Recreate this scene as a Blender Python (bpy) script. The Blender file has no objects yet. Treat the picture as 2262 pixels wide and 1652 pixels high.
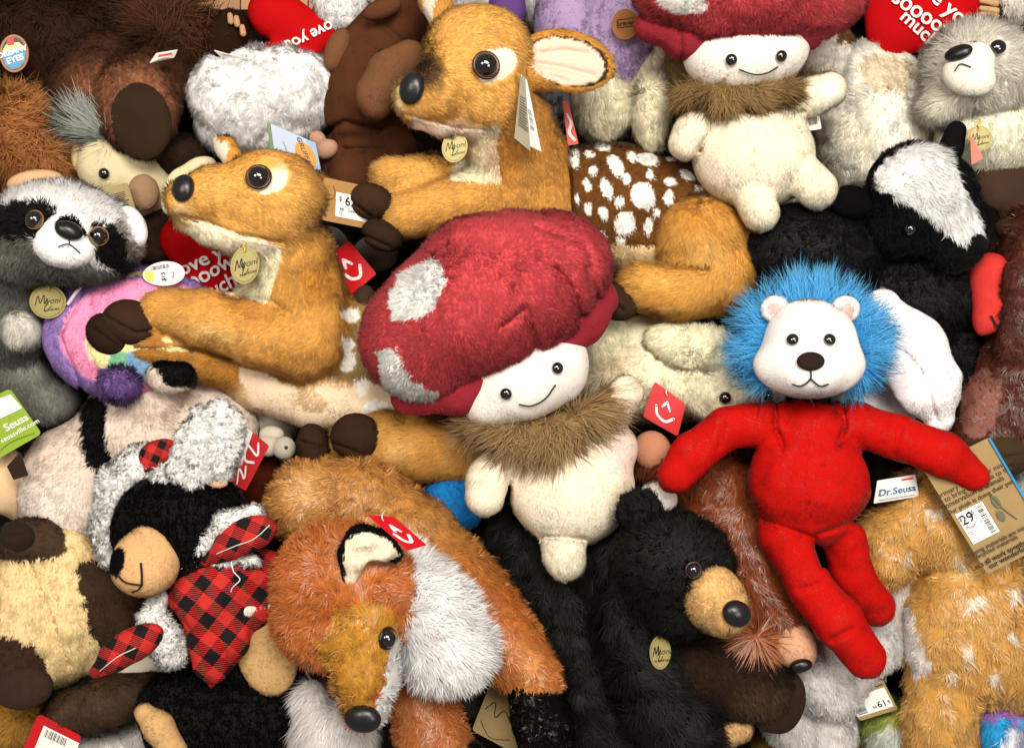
import bpy, math, random, zlib
import numpy as np
from mathutils import Vector
from mathutils.bvhtree import BVHTree

# ------------------------------------------------------------------ camera, world, lamps, exposure
S = 1/1500.0                 # one picture unit of the authoring grid in metres (frame about 1.5 m wide)
CU, CV, H = 1131.0, 826.0, 2600.0
SC = bpy.context.scene
COL = SC.collection
cam = bpy.data.objects.new('camera', bpy.data.cameras.new('camera'))
COL.objects.link(cam); SC.camera = cam
cam.location = (0, 0, H*S)
cam.data.sensor_width = 36
cam.data.lens = 18/(1131/H)
cam.data.clip_start = 0.02; cam.data.clip_end = 50
wd = bpy.data.worlds.new('World'); SC.world = wd; wd.use_nodes = True
wd.node_tree.nodes['Background'].inputs[0].default_value = (1.0, .93, .84, 1)
wd.node_tree.nodes['Background'].inputs[1].default_value = .27
def area(name, loc, size, power, col, size_y=None, target=(0, 0, .1)):
    l = bpy.data.lights.new(name, 'AREA'); l.energy = power*2.15; l.color = col
    l.shape = 'RECTANGLE'; l.size = size; l.size_y = size_y or size
    o = bpy.data.objects.new(name, l); COL.objects.link(o); o.location = loc
    o.rotation_euler = (Vector(target)-Vector(loc)).to_track_quat('-Z', 'Y').to_euler()
    return o
area('ceiling_lamp', (.3, 1.0, 2.7), 1.5, 36, (1, .93, .82), .8)
area('ceiling_lamp', (-1.3, .7, 2.7), .8, 12, (1, .92, .80), .8)
area('ceiling_lamp', (1.3, -.3, 2.8), .8, 9, (1, .95, .88), .8)
SC.view_settings.view_transform = 'Standard'; SC.view_settings.look = 'None'
SC.view_settings.exposure = 0.08; SC.view_settings.gamma = 1.0
SC.render.engine = 'CYCLES'
SC.cycles.use_denoising = True
SC.cycles.max_bounces = 8; SC.cycles.diffuse_bounces = 4; SC.cycles.glossy_bounces = 2
SC.cycles.transmission_bounces = 6; SC.cycles.transparent_max_bounces = 4
SC.cycles.sample_clamp_indirect = 4
SC.cycles.use_adaptive_sampling = True; SC.cycles.adaptive_threshold = 0.015

# ------------------------------------------------------------------ small maths
RNG = np.random.default_rng(7)
def hexc(h):
    if not isinstance(h, str): return np.array(h, float)
    c = np.array([int(h[i:i+2], 16)/255 for i in (0, 2, 4)])
    return np.where(c <= .04045, c/12.92, ((c+.055)/1.055)**2.4)
def W(u, v, z):              # point of the pile seen at grid (u,v) lying z above the floor
    f = (H-z)/H
    return np.array([(u-CU)*f, -(v-CV)*f, z], float)
def UV(p):
    f = H/(H-p[:, 2])
    return np.stack([CU+p[:, 0]*f, CV-p[:, 1]*f], 1)
def _hash(ix, iy, iz, seed):
    h = (ix*374761393 + iy*668265263 + iz*2147483647 + seed*974634777) & 0xffffffff
    h = ((h ^ (h >> 13))*1274126177) & 0xffffffff
    h = ((h ^ (h >> 16))*2246822519) & 0xffffffff
    return ((h ^ (h >> 15)) & 0xffffff)/16777216.0
def vn(p, seed=0):           # value noise in -1..1
    i = np.floor(p).astype(np.int64); f = p-i; f = f*f*(3-2*f)
    r = 0
    for a in (0, 1):
        wx = f[:, 0] if a else 1-f[:, 0]
        for b in (0, 1):
            wy = f[:, 1] if b else 1-f[:, 1]
            for c in (0, 1):
                wz = f[:, 2] if c else 1-f[:, 2]
                r = r + wx*wy*wz*_hash(i[:, 0]+a, i[:, 1]+b, i[:, 2]+c, seed)
    return r*2-1
def unit(a):
    return a/np.maximum(np.linalg.norm(a, axis=1, keepdims=True), 1e-9)

# ------------------------------------------------------------------ soft shapes
# E(u,v,z, rx,ry,rz, rot, tilt): ellipsoid; C([(u,v,z,r)...], flat): tapered chain;  opt: c colour, L fur length factor, sub carve
def E(u, v, z, rx, ry, rz, rot=0, tilt=0, **o):
    return dict(t='E', p=W(u, v, z), r=np.array([rx, ry, rz])*(H-z)/H, rot=rot, tilt=tilt, **o)
def C(pts, **o):
    q = [np.append(W(a, b, c), d*(H-c)/H) for a, b, c, d in pts]
    return dict(t='C', q=q, **o)
def rotm(rot, tilt):
    a, b = math.radians(rot), math.radians(tilt)
    R = np.array([[math.cos(a), -math.sin(a), 0], [math.sin(a), math.cos(a), 0], [0, 0, 1]])
    T = np.array([[math.cos(b), 0, math.sin(b)], [0, 1, 0], [-math.sin(b), 0, math.cos(b)]])
    return R@T               # rot: counter-clockwise in the picture; tilt: lifts about the short axis
def pdist(pr, X):
    if pr['t'] == 'E':
        Y = (X-pr['p'])@rotm(pr['rot'], pr['tilt'])
        r = pr['r']; k0 = np.linalg.norm(Y/r, axis=1); k1 = np.linalg.norm(Y/(r*r), axis=1)
        return np.where(k1 > 1e-9, k0*(k0-1)/np.maximum(k1, 1e-9), -min(r))
    fl = pr.get('flat', 1.0)
    d = None
    q = pr['q']
    if fl != 1.0:
        X = X.copy(); zc = np.mean([a[2] for a in q])
        X[:, 2] = zc+(X[:, 2]-zc)/fl
        q = [np.array([a[0], a[1], zc+(a[2]-zc)/fl, a[3]]) for a in q]
    for a, b in zip(q[:-1], q[1:]):
        ab = b[:3]-a[:3]; t = np.clip(((X-a[:3])@ab)/max(ab@ab, 1e-9), 0, 1)
        e = np.linalg.norm(X-a[:3]-t[:, None]*ab, axis=1)-(a[3]+(b[3]-a[3])*t)
        d = e if d is None else np.minimum(d, e) if pr.get('hard') else smin(d, e, 12)
    if len(q) == 1: d = np.linalg.norm(X-q[0][:3], axis=1)-q[0][3]
    return d*min(1, max(fl, .35)) if fl < 1 else d
def smin(a, b, k):
    h = np.maximum(k-np.abs(a-b), 0)/k
    return np.minimum(a, b)-h*h*k*.25
def bbox(pr):
    if pr['t'] == 'E':
        r = np.max(pr['r']); R = np.abs(rotm(pr['rot'], pr['tilt']))@pr['r']
        return pr['p']-R, pr['p']+R
    q = np.array(pr['q'])
    return (q[:, :3]-q[:, 3:]).min(0), (q[:, :3]+q[:, 3:]).max(0)
def segdist(uv, line):
    d = np.full(len(uv), 1e9)
    for a, b in zip(line[:-1], line[1:]):
        a = np.array(a, float); b = np.array(b, float); ab = b-a
        t = np.clip(((uv-a)@ab)/max(ab@ab, 1e-9), 0, 1)
        d = np.minimum(d, np.linalg.norm(uv-a-t[:, None]*ab, axis=1))
    return d
def inpoly(uv, poly):
    x, y = uv[:, 0], uv[:, 1]; ins = np.zeros(len(uv), bool)
    n = len(poly)
    for i in range(n):
        x0, y0 = poly[i]; x1, y1 = poly[(i+1) % n]
        if y0 == y1: continue
        c = ((y0 > y) != (y1 > y)) & (x < (x1-x0)*(y-y0)/(y1-y0)+x0)
        ins ^= c
    return ins
class Soft:
    def __init__(s, prims, k=22, lump=0, lumpf=60, seams=(), seed=1, floor=None):
        s.pr = prims; s.k = k; s.lump = lump; s.lf = lumpf; s.seams = seams; s.seed = seed; s.floor = floor
    def f(s, X):
        d = None
        for p in s.pr:
            if p.get('sub'): continue
            e = pdist(p, X)
            d = e if d is None else smin(d, e, p.get('k', s.k))
        for p in s.pr:
            if p.get('sub'):
                e = -pdist(p, X); kk = p.get('k', 10)
                d = -smin(-d, -e, kk)
        if s.lump: d = d+s.lump*vn(X/s.lf, s.seed)+s.lump*.45*vn(X/(s.lf*.42), s.seed+9)
        if s.seams:
            uv = UV(X)
            for ln, w, dp in s.seams: d = d+dp*np.exp(-(segdist(uv, ln)/w)**2)
        return d
    def mesh(s, cell=6):
        lo = np.min([bbox(p)[0] for p in s.pr if not p.get('sub')], 0)-cell*2.5-s.lump*1.5
        hi = np.max([bbox(p)[1] for p in s.pr if not p.get('sub')], 0)+cell*2.5+s.lump*1.5
        lo[2] = max(lo[2], -3*cell)
        n = np.ceil((hi-lo)/cell).astype(int)+1
        ax = [lo[i]+np.arange(n[i])*cell for i in range(3)]
        G = np.stack(np.meshgrid(*ax, indexing='ij'), -1).reshape(-1, 3)
        F = np.concatenate([s.f(G[i:i+400000]) for i in range(0, len(G), 400000)]).reshape(n)
        ins = F < 0
        m = n-1
        cnt = sum(ins[a:a+m[0], b:b+m[1], c:c+m[2]].astype(np.int8) for a in (0, 1) for b in (0, 1) for c in (0, 1))
        act = np.argwhere((cnt > 0) & (cnt < 8))
        idx = -np.ones(m, np.int64); idx[tuple(act.T)] = np.arange(len(act))
        acc = np.zeros((len(act), 3)); num = np.zeros(len(act))
        cor = [(a, b, c) for a in (0, 1) for b in (0, 1) for c in (0, 1)]
        for i, A in enumerate(cor):
            for B in cor[i+1:]:
                if sum(abs(x-y) for x, y in zip(A, B)) != 1: continue
                fa = F[tuple((act+A).T)]; fb = F[tuple((act+B).T)]
                x = (fa < 0) != (fb < 0); t = fa/np.where(x, fa-fb, 1)
                acc += np.where(x[:, None], np.array(A)+t[:, None]*(np.array(B)-np.array(A)), 0); num += x
        V = lo+(act+acc/num[:, None])*cell
        Q = []
        for a in range(3):
            b, c = (a+1) % 3, (a+2) % 3
            sl0 = [slice(None)]*3; sl1 = [slice(None)]*3
            sl0[a] = slice(0, -1); sl1[a] = slice(1, None)
            e = np.argwhere(ins[tuple(sl0)] != ins[tuple(sl1)])
            ok = (e[:, b] > 0) & (e[:, c] > 0) & (e[:, b] < m[b]) & (e[:, c] < m[c]); e = e[ok]
            fl = ins[tuple(e.T)]
            db = np.zeros(3, int); db[b] = 1; dc = np.zeros(3, int); dc[c] = 1
            q = np.stack([idx[tuple((e-db-dc).T)], idx[tuple((e-dc).T)], idx[tuple(e.T)], idx[tuple((e-db).T)]], 1)
            q[~fl] = q[~fl][:, ::-1]
            Q.append(q)
        Q = np.concatenate(Q); Q = Q[(Q >= 0).all(1)]
        for _ in range(1):
            g, f0 = s.grad(V); V = V-g*np.clip(f0, -cell*.6, cell*.6)[:, None]
        g, _ = s.grad(V)
        return V, Q, g
    def grad(s, V, e=1.0):
        f0 = s.f(V)
        g = np.stack([s.f(V+np.eye(3)[i]*e)-f0 for i in range(3)], 1)
        return unit(g), f0
    def nearest(s, X):
        D = np.stack([pdist(p, X) for p in s.pr if not p.get('sub')], 1)
        return D

# ------------------------------------------------------------------ materials (all procedural, colour of each thing carried on its mesh)
def newmat(name):
    m = bpy.data.materials.new(name); m.use_nodes = True
    return m, m.node_tree.nodes, m.node_tree.links, m.node_tree.nodes['Principled BSDF']
def base_nodes(N, Lk, b, nscale, namt, attr='col'):
    a = N.new('ShaderNodeAttribute'); a.attribute_name = attr
    t = N.new('ShaderNodeTexCoord'); n = N.new('ShaderNodeTexNoise'); n.inputs['Scale'].default_value = nscale
    n.inputs['Detail'].default_value = 3
    Lk.new(t.outputs['Object'], n.inputs['Vector'])
    r = N.new('ShaderNodeMapRange'); r.inputs['To Min'].default_value = 1-namt; r.inputs['To Max'].default_value = 1+namt
    r.inputs['From Min'].default_value = .25; r.inputs['From Max'].default_value = .75
    Lk.new(n.outputs['Fac'], r.inputs['Value'])
    mx = N.new('ShaderNodeVectorMath'); mx.operation = 'SCALE'
    Lk.new(a.outputs['Color'], mx.inputs[0]); Lk.new(r.outputs[0], mx.inputs['Scale'])
    Lk.new(mx.outputs[0], b.inputs['Base Color'])
    return n, t, mx
def plush_mat(name, rough=.8, spec=.25, sheen=.04, soft=.97, transl=.0):
    m, N, Lk, b = newmat(name)
    n, t, mx = base_nodes(N, Lk, b, 60, .10)
    b.inputs['Roughness'].default_value = rough; b.inputs['Specular IOR Level'].default_value = spec
    b.inputs['Sheen Weight'].default_value = sheen; b.inputs['Sheen Roughness'].default_value = .4
    g = N.new('ShaderNodeNewGeometry'); f = N.new('ShaderNodeAttribute'); f.attribute_name = 'fn'
    mix = N.new('ShaderNodeMix'); mix.data_type = 'VECTOR'; mix.inputs['Factor'].default_value = soft
    Lk.new(g.outputs['Normal'], mix.inputs[4]); Lk.new(f.outputs['Vector'], mix.inputs[5])
    nm = N.new('ShaderNodeVectorMath'); nm.operation = 'NORMALIZE'
    Lk.new(mix.outputs[1], nm.inputs[0]); Lk.new(nm.outputs[0], b.inputs['Normal'])
    if transl:
        tr = N.new('ShaderNodeBsdfTranslucent'); Lk.new(mx.outputs[0], tr.inputs['Color'])
        ms = N.new('ShaderNodeMixShader'); ms.inputs[0].default_value = transl
        out = N['Material Output'] if 'Material Output' in N else None
        Lk.new(b.outputs[0], ms.inputs[1]); Lk.new(tr.outputs[0], ms.inputs[2]); Lk.new(ms.outputs[0], out.inputs[0])
    return m
def plain_mat(name, rough=.5, spec=.5, bump=0, bscale=300, namt=.06, coat=0, sheen=0, metal=0):
    m, N, Lk, b = newmat(name)
    n, t, mx = base_nodes(N, Lk, b, 25, namt)
    b.inputs['Roughness'].default_value = rough; b.inputs['Specular IOR Level'].default_value = spec
    b.inputs['Coat Weight'].default_value = coat; b.inputs['Coat Roughness'].default_value = .04
    b.inputs['Sheen Weight'].default_value = sheen; b.inputs['Metallic'].default_value = metal
    if bump:
        n2 = N.new('ShaderNodeTexNoise'); n2.inputs['Scale'].default_value = bscale; n2.inputs['Detail'].default_value = 2
        Lk.new(t.outputs['Object'], n2.inputs['Vector'])
        bp = N.new('ShaderNodeBump'); bp.inputs['Strength'].default_value = bump; bp.inputs['Distance'].default_value = .002
        Lk.new(n2.outputs['Fac'], bp.inputs['Height']); Lk.new(bp.outputs[0], b.inputs['Normal'])
    return m
M = dict(
    velour=plush_mat('velour_pile', sheen=.08, spec=.3, rough=.5, transl=.28),
    plush=plush_mat('plush_pile', transl=.28),
    silky=plush_mat('silky_pile', rough=.36, spec=.6, sheen=.0, soft=.5, transl=.15),
    sparkle=plush_mat('sparkling_pile', rough=.28, spec=.4, sheen=0, soft=.3),
    inky=plush_mat('black_pile', rough=.6, spec=.18, sheen=0, soft=.7),
    backing=plain_mat('fabric_backing', 1.0, .0, .35, 500, .06),
    felt=plain_mat('felt', .95, .12, .6, 420, .12, sheen=.02),
    vinyl=plain_mat('nose_vinyl', .32, .5, .25, 120, .05),
    glass=plain_mat('glass_eye', .06, .7, 0, 0, .02, coat=1),
    card=plain_mat('printed_card', .35, .4, .05, 150, .04),
    kraft=plain_mat('kraft_card', .75, .25, .2, 500, .10),
    gold=plain_mat('gold_foil_card', .42, .5, .1, 300, .08, metal=.35),
    thread=plain_mat('embroidery_thread', .55, .35, .6, 700, .08),
    nylon=plain_mat('nylon', .3, .5, 0, 0, .03),
)
def plaid_mat():
    m, N, Lk, b = newmat('buffalo_plaid_cloth')
    a = N.new('ShaderNodeAttribute'); a.attribute_name = 'pat'
    sp = N.new('ShaderNodeSeparateXYZ'); Lk.new(a.outputs['Vector'], sp.inputs[0])
    def mth(op, x, y=None, **k):
        n = N.new('ShaderNodeMath'); n.operation = op
        for i, q in enumerate((x, y)):
            if q is None: continue
            if isinstance(q, (int, float)): n.inputs[i].default_value = q
            else: Lk.new(q, n.inputs[i])
        return n.outputs[0]
    def band(o): return mth('GREATER_THAN', mth('FRACT', mth('ADD', o, 100.0)), .5)
    bx, by = band(sp.outputs[0]), band(sp.outputs[1])
    tw = mth('GREATER_THAN', mth('FRACT', mth('ADD', mth('MULTIPLY', mth('ADD', sp.outputs[0], sp.outputs[1]), 9.0), 100.0)), .5)
    s = mth('ADD', bx, by)                 # 0 red, 2 black, 1 twill of both
    k = mth('GREATER_THAN', mth('ADD', s, mth('MULTIPLY', tw, .7)), 1.35)
    mx = N.new('ShaderNodeMix'); mx.data_type = 'RGBA'
    mx.inputs[6].default_value = (.50, .025, .02, 1); mx.inputs[7].default_value = (.008, .006, .007, 1)
    Lk.new(k, mx.inputs[0]); Lk.new(mx.outputs[2], b.inputs['Base Color'])
    b.inputs['Roughness'].default_value = .85; b.inputs['Specular IOR Level'].default_value = .2
    t = N.new('ShaderNodeTexCoord'); n2 = N.new('ShaderNodeTexNoise'); n2.inputs['Scale'].default_value = 350
    Lk.new(t.outputs['Object'], n2.inputs['Vector'])
    bp = N.new('ShaderNodeBump'); bp.inputs['Strength'].default_value = .5; bp.inputs['Distance'].default_value = .002
    Lk.new(n2.outputs['Fac'], bp.inputs['Height']); Lk.new(bp.outputs[0], b.inputs['Normal'])
    return m
M['plaid'] = plaid_mat()

# ------------------------------------------------------------------ meshes
def build(name, V, faces, col, mat, origin, parent=None, fn=None, pat=None, smooth=True, nskin=0):
    """faces: list of index arrays (n,3) or (n,4)"""
    me = bpy.data.meshes.new(name)
    faces = [f for f in faces if len(f)]
    tot = np.concatenate([np.full(len(f), f.shape[1], np.int32) for f in faces])
    lv = np.concatenate([f.ravel() for f in faces]).astype(np.int32)
    me.vertices.add(len(V)); me.vertices.foreach_set('co', ((V-origin)*S).astype(np.float32).ravel())
    me.loops.add(len(lv)); me.loops.foreach_set('vertex_index', lv)
    me.polygons.add(len(tot))
    me.polygons.foreach_set('loop_start', np.concatenate([[0], np.cumsum(tot)[:-1]]).astype(np.int32))
    me.polygons.foreach_set('use_smooth', np.full(len(tot), bool(smooth)))
    me.update(calc_edges=True)
    c = me.attributes.new('col', 'FLOAT_COLOR', 'POINT')
    c4 = np.ones((len(V), 4), np.float32); c4[:, :3] = np.clip(col, .001, .9)
    c.data.foreach_set('color', c4.ravel())
    if fn is not None:
        a = me.attributes.new('fn', 'FLOAT_VECTOR', 'POINT'); a.data.foreach_set('vector', fn.astype(np.float32).ravel())
    if pat is not None:
        a = me.attributes.new('pat', 'FLOAT_VECTOR', 'POINT')
        p3 = np.zeros((len(V), 3), np.float32); p3[:, :2] = pat; a.data.foreach_set('vector', p3.ravel())
    me.materials.append(M[mat] if isinstance(mat, str) else mat)
    if nskin:
        me.materials.append(M['backing']); mi = np.zeros(len(tot), np.int32); mi[:nskin] = 1; me.polygons.foreach_set('material_index', mi)
    o = bpy.data.objects.new(name, me); COL.objects.link(o)
    if parent is not None: o.parent = parent
    else: o.location = tuple(origin*S)
    return o

def shade(soft, X, paint, c0):
    """colour and fur length factor at points X"""
    D = soft.nearest(X); pr = [p for p in soft.pr if not p.get('sub')]
    wgt = np.exp(-(D-D.min(1, keepdims=True))/4.0); wgt /= wgt.sum(1, keepdims=True)
    cols = np.array([hexc(p.get('c', c0)) for p in pr]); Lf = np.array([p.get('L', 1.0) for p in pr])
    col = wgt@cols; L = wgt@Lf; pf = np.zeros(len(X))
    if paint:
        uv0 = UV(X); j = 5*np.stack([vn(X/14, 31), vn(X/14, 37)], 1)+2.2*np.stack([vn(X/3.5, 41), vn(X/3.5, 47)], 1)
        for p in paint:
            uv = uv0+j*p.get('rag', 1)
            if 'poly' in p: ins = inpoly(uv, p['poly']).astype(float)
            elif 'ell' in p:
                a, b, ra, rb, rot = (list(p['ell'])+[0])[:5]; t = math.radians(rot)
                x = (uv[:, 0]-a)*math.cos(t)-(uv[:, 1]-b)*math.sin(t); y = (uv[:, 0]-a)*math.sin(t)+(uv[:, 1]-b)*math.cos(t)
                e = np.sqrt((x/ra)**2+(y/rb)**2)
                ins = np.clip((1-e)/max(p.get('fade', .0), .01), 0, 1)
            elif 'line' in p:
                ins = (segdist(uv, p['line']) < p['w']).astype(float)
            ins = ins*p.get('a', 1)
            if 'zmin' in p: ins = ins*(X[:, 2] > p['zmin'])
            if 'zmax' in p: ins = ins*(X[:, 2] < p['zmax'])
            col = col*(1-ins[:, None])+hexc(p['c'])*ins[:, None]; pf = np.maximum(pf, ins)
            if 'L' in p: L = L*(1-ins)+p['L']*ins
    return col, L, pf

class Toy:
    def __init__(s, name, label, cat, u, v, z=0, group=None):
        s.o = bpy.data.objects.new(name, None); COL.objects.link(s.o); s.org = W(u, v, z)
        s.o.location = tuple(s.org*S); s.o['label'] = label; s.o['category'] = cat; s.o.empty_display_size = .02
        if group: s.o['group'] = group
        s.bvh = None; s.last = None
    def sub(s, parent, o):
        o.parent = parent; return o
    def soft(s, name, prims, col, paint=(), mat='plush', fur=None, cell=6, k=22, lump=0, lumpf=60, seams=(), bvh=True, pat=None, parent=None, seed=None, mott=.05, **fk):
        """fur: dict(L length, n strands per 100 sq units, w width, lift, comb [(u,v,du,dv)], clump, csize, seg, var, curl) """
        seed = seed or zlib.crc32(repr((name, len(prims), int(bbox(prims[0])[0][0]))).encode()) % 1000
        sf = Soft(prims, k, lump, lumpf, seams, seed)
        V, Q, Nn = sf.mesh(cell)
        vc, _, _ = shade(sf, V, paint, col)
        vc = vc*(1+mott*.6*vn(V/45, 5))[:, None]
        if bvh:
            s.bvh = BVHTree.FromPolygons([tuple(v) for v in V], [tuple(int(i) for i in q) for q in Q]); s.flen = (fur or {}).get('L', 0)
        par = parent or s.o
        faces = [Q]; VV = [V]; CC = [vc]; FN = [Nn]
        if fur:
            r = strands(sf, V, Q, Nn, paint, col, seed=seed, **{"mott": mott, **fur})
            if r is not None:
                v2, f2, c2, n2 = r
                for f in f2: faces.append(f+len(V))
                VV.append(v2); CC.append(c2); FN.append(n2)
        VV = np.concatenate(VV); pt = None
        if pat is not None:
            a, sc = math.radians(pat[0]), pat[1]; uv = UV(VV)
            pt = np.stack([(uv[:, 0]*math.cos(a)+uv[:, 1]*math.sin(a))/sc, (-uv[:, 0]*math.sin(a)+uv[:, 1]*math.cos(a))/sc], 1)
        o = build(name, VV, faces, np.concatenate(CC), mat, s.org, par, np.concatenate(FN), pt, nskin=len(Q) if fur and mat != 'felt' else 0)
        return o
    # ---- things fixed on the surface last built
    def hit(s, u, v, off=0):
        a = Vector((0, 0, H)); d = (Vector(W(u, v, 0))-a).normalized()
        p, n, i, t = s.bvh.ray_cast(a, d)
        if p is None:
            return None, None
        if n.dot(d) > 0: n = -n
        return np.array(p)+np.array(n)*off, np.array(n)
    def ball(s, name, u, v, rx, ry=None, rz=None, col='0a0808', mat='glass', sink=.45, rot=0, off=0, face=None, parent=None, lift=None):
        ry = ry or rx; rz = rz or min(rx, ry)
        p, n = s.hit(u, v)
        if p is None: return None
        n = n if face is None else unit(np.array([face]))[0]
        n = n/np.linalg.norm(n)
        p = p+n*(rz*(1-2*sink)+off) if lift is None else p+n*lift
        x = np.array([math.cos(math.radians(rot)), math.sin(math.radians(rot)), 0.]); x = x-n*(x@n); x /= np.linalg.norm(x)
        y = np.cross(n, x)
        nu, nvv = 28, 16
        th = np.linspace(0, 2*np.pi, nu, endpoint=False); ph = np.linspace(0, np.pi, nvv+1)
        P = np.array([[math.sin(b)*math.cos(a), math.sin(b)*math.sin(a), math.cos(b)] for b in ph for a in th])
        Vv = p+P[:, :1]*rx*x+P[:, 1:2]*ry*y+P[:, 2:]*rz*n
        Q = np.array([[i*nu+j, (i+1)*nu+j, (i+1)*nu+(j+1) % nu, i*nu+(j+1) % nu] for i in range(nvv) for j in range(nu)])
        return build(name, Vv, [Q], np.tile(hexc(col), (len(Vv), 1)), mat, s.org, parent or s.o)
    def ring(s, name, u, v, r, w, col, parent, mat='vinyl', lift=0):
        p, n = s.hit(u, v)
        if p is None: return
        pts = []
        x = np.cross(n, [0, 1, 0.]); x /= np.linalg.norm(x); y = np.cross(n, x)
        for a in np.linspace(0, 2*np.pi, 25): pts.append(p+n*lift+r*(math.cos(a)*x+math.sin(a)*y))
        return tube(name, pts, w, col, mat, s, parent)
    def eye(s, u, v, r, iris='3a1d10', ringw=.26, white=None, part='eye'):
        k = .8 if iris else .92
        e = s.ball(part, u, v, r*k, r*k, r*.7, '050404', 'glass', .25, off=1)
        if e and iris: s.ring('iris_ring', u, v, r*.84, r*ringw, iris, e, 'vinyl', lift=r*.34)
        return e
    def line(s, name, pts, w, col, mat='thread', off=0, parent=None):
        q = []
        for (a, b) in smooth_line(pts, 8):
            p, n = s.hit(a, b)
            if p is not None: q.append(p+n*(w*.35+off))
        if len(q) > 1: return tube(name, q, w, col, mat, s, parent)
    def lettering(s, name, items, col, off=3, mat='thread', parent=None, bold=.012):
        """items: (text, u, v, size, rot) laid over the surface last built"""
        VV, FF, n0 = [], [], 0
        for t, u, v, size, rot in items:
            P, Fc = text_mesh(t, bold); a = math.radians(rot)
            for x, y in P:
                uu = u+size*(x*math.cos(a)-y*math.sin(a)); vv = v-size*(x*math.sin(a)+y*math.cos(a))
                p, n = s.hit(uu, vv, off)
                if p is None: p = VV[-1] if VV else W(uu, vv, 50)
                VV.append(p)
            FF += [np.array(f)+n0 for f in Fc]; n0 += len(P)
        VV = np.array(VV); tri = np.array([f for f in FF if len(f) == 3]).reshape(-1, 3)
        return build(name, VV, [tri], np.tile(hexc(col), (len(VV), 1)), mat, s.org, parent or s.o, smooth=False)

def smooth_line(pts, n):
    P = np.array(pts, float); out = []
    if len(P) < 3: return [tuple(P[0]+(P[-1]-P[0])*t) for t in np.linspace(0, 1, n)]
    Q = np.vstack([2*P[0]-P[1], P, 2*P[-1]-P[-2]])
    for i in range(1, len(Q)-2):
        for t in np.linspace(0, 1, n, endpoint=False):
            a, b, c, d = Q[i-1], Q[i], Q[i+1], Q[i+2]
            out.append(tuple(.5*((2*b)+(-a+c)*t+(2*a-5*b+4*c-d)*t*t+(-a+3*b-3*c+d)*t**3)))
    out.append(tuple(P[-1])); return out
def tube(name, pts, w, col, mat, toy, parent=None, nside=6):
    P = np.array(pts)
    if 2 < len(P) < 8:                       # a smooth curve through a few points
        Q_ = np.vstack([2*P[0]-P[1], P, 2*P[-1]-P[-2]]); out = []
        for i in range(1, len(Q_)-2):
            for t_ in np.linspace(0, 1, 6, endpoint=False):
                a, b, c, d = Q_[i-1:i+3]; out.append(.5*(2*b+(c-a)*t_+(2*a-5*b+4*c-d)*t_*t_+(3*b-a-3*c+d)*t_**3))
        P = np.array(out+[P[-1]])
    n = len(P); T = unit(np.gradient(P, axis=0))
    A = unit(np.cross(T, np.array([0.13, 0.21, .97]))); B = np.cross(T, A)
    V = []
    for j in range(nside):
        a = 2*np.pi*j/nside; V.append(P+w*.5*(math.cos(a)*A+math.sin(a)*B))
    V = np.stack(V, 1).reshape(-1, 3)
    Q = np.array([[i*nside+j, i*nside+(j+1) % nside, (i+1)*nside+(j+1) % nside, (i+1)*nside+j] for i in range(n-1) for j in range(nside)])
    return build(name, V, [Q], np.tile(hexc(col), (len(V), 1)), mat, toy.org, parent or toy.o)

_tc = {}
def text_mesh(t, bold=0, shear=0):
    key = (t, bold, shear)
    if key in _tc: return _tc[key]
    cu = bpy.data.curves.new('lettering', 'FONT'); cu.body = t; cu.size = 1; cu.align_x = 'CENTER'; cu.align_y = 'CENTER'
    cu.offset = bold; cu.resolution_u = 3; cu.shear = shear
    ob = bpy.data.objects.new('lettering', cu); COL.objects.link(ob)
    dg = bpy.context.evaluated_depsgraph_get(); me = ob.evaluated_get(dg).to_mesh()
    me.calc_loop_triangles()
    P = [(v.co.x, v.co.y) for v in me.vertices]; Fc = [tuple(tr.vertices) for tr in me.loop_triangles]
    ob.evaluated_get(dg).to_mesh_clear(); bpy.data.objects.remove(ob); bpy.data.curves.remove(cu)
    _tc[key] = (P, Fc); return _tc[key]

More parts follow.
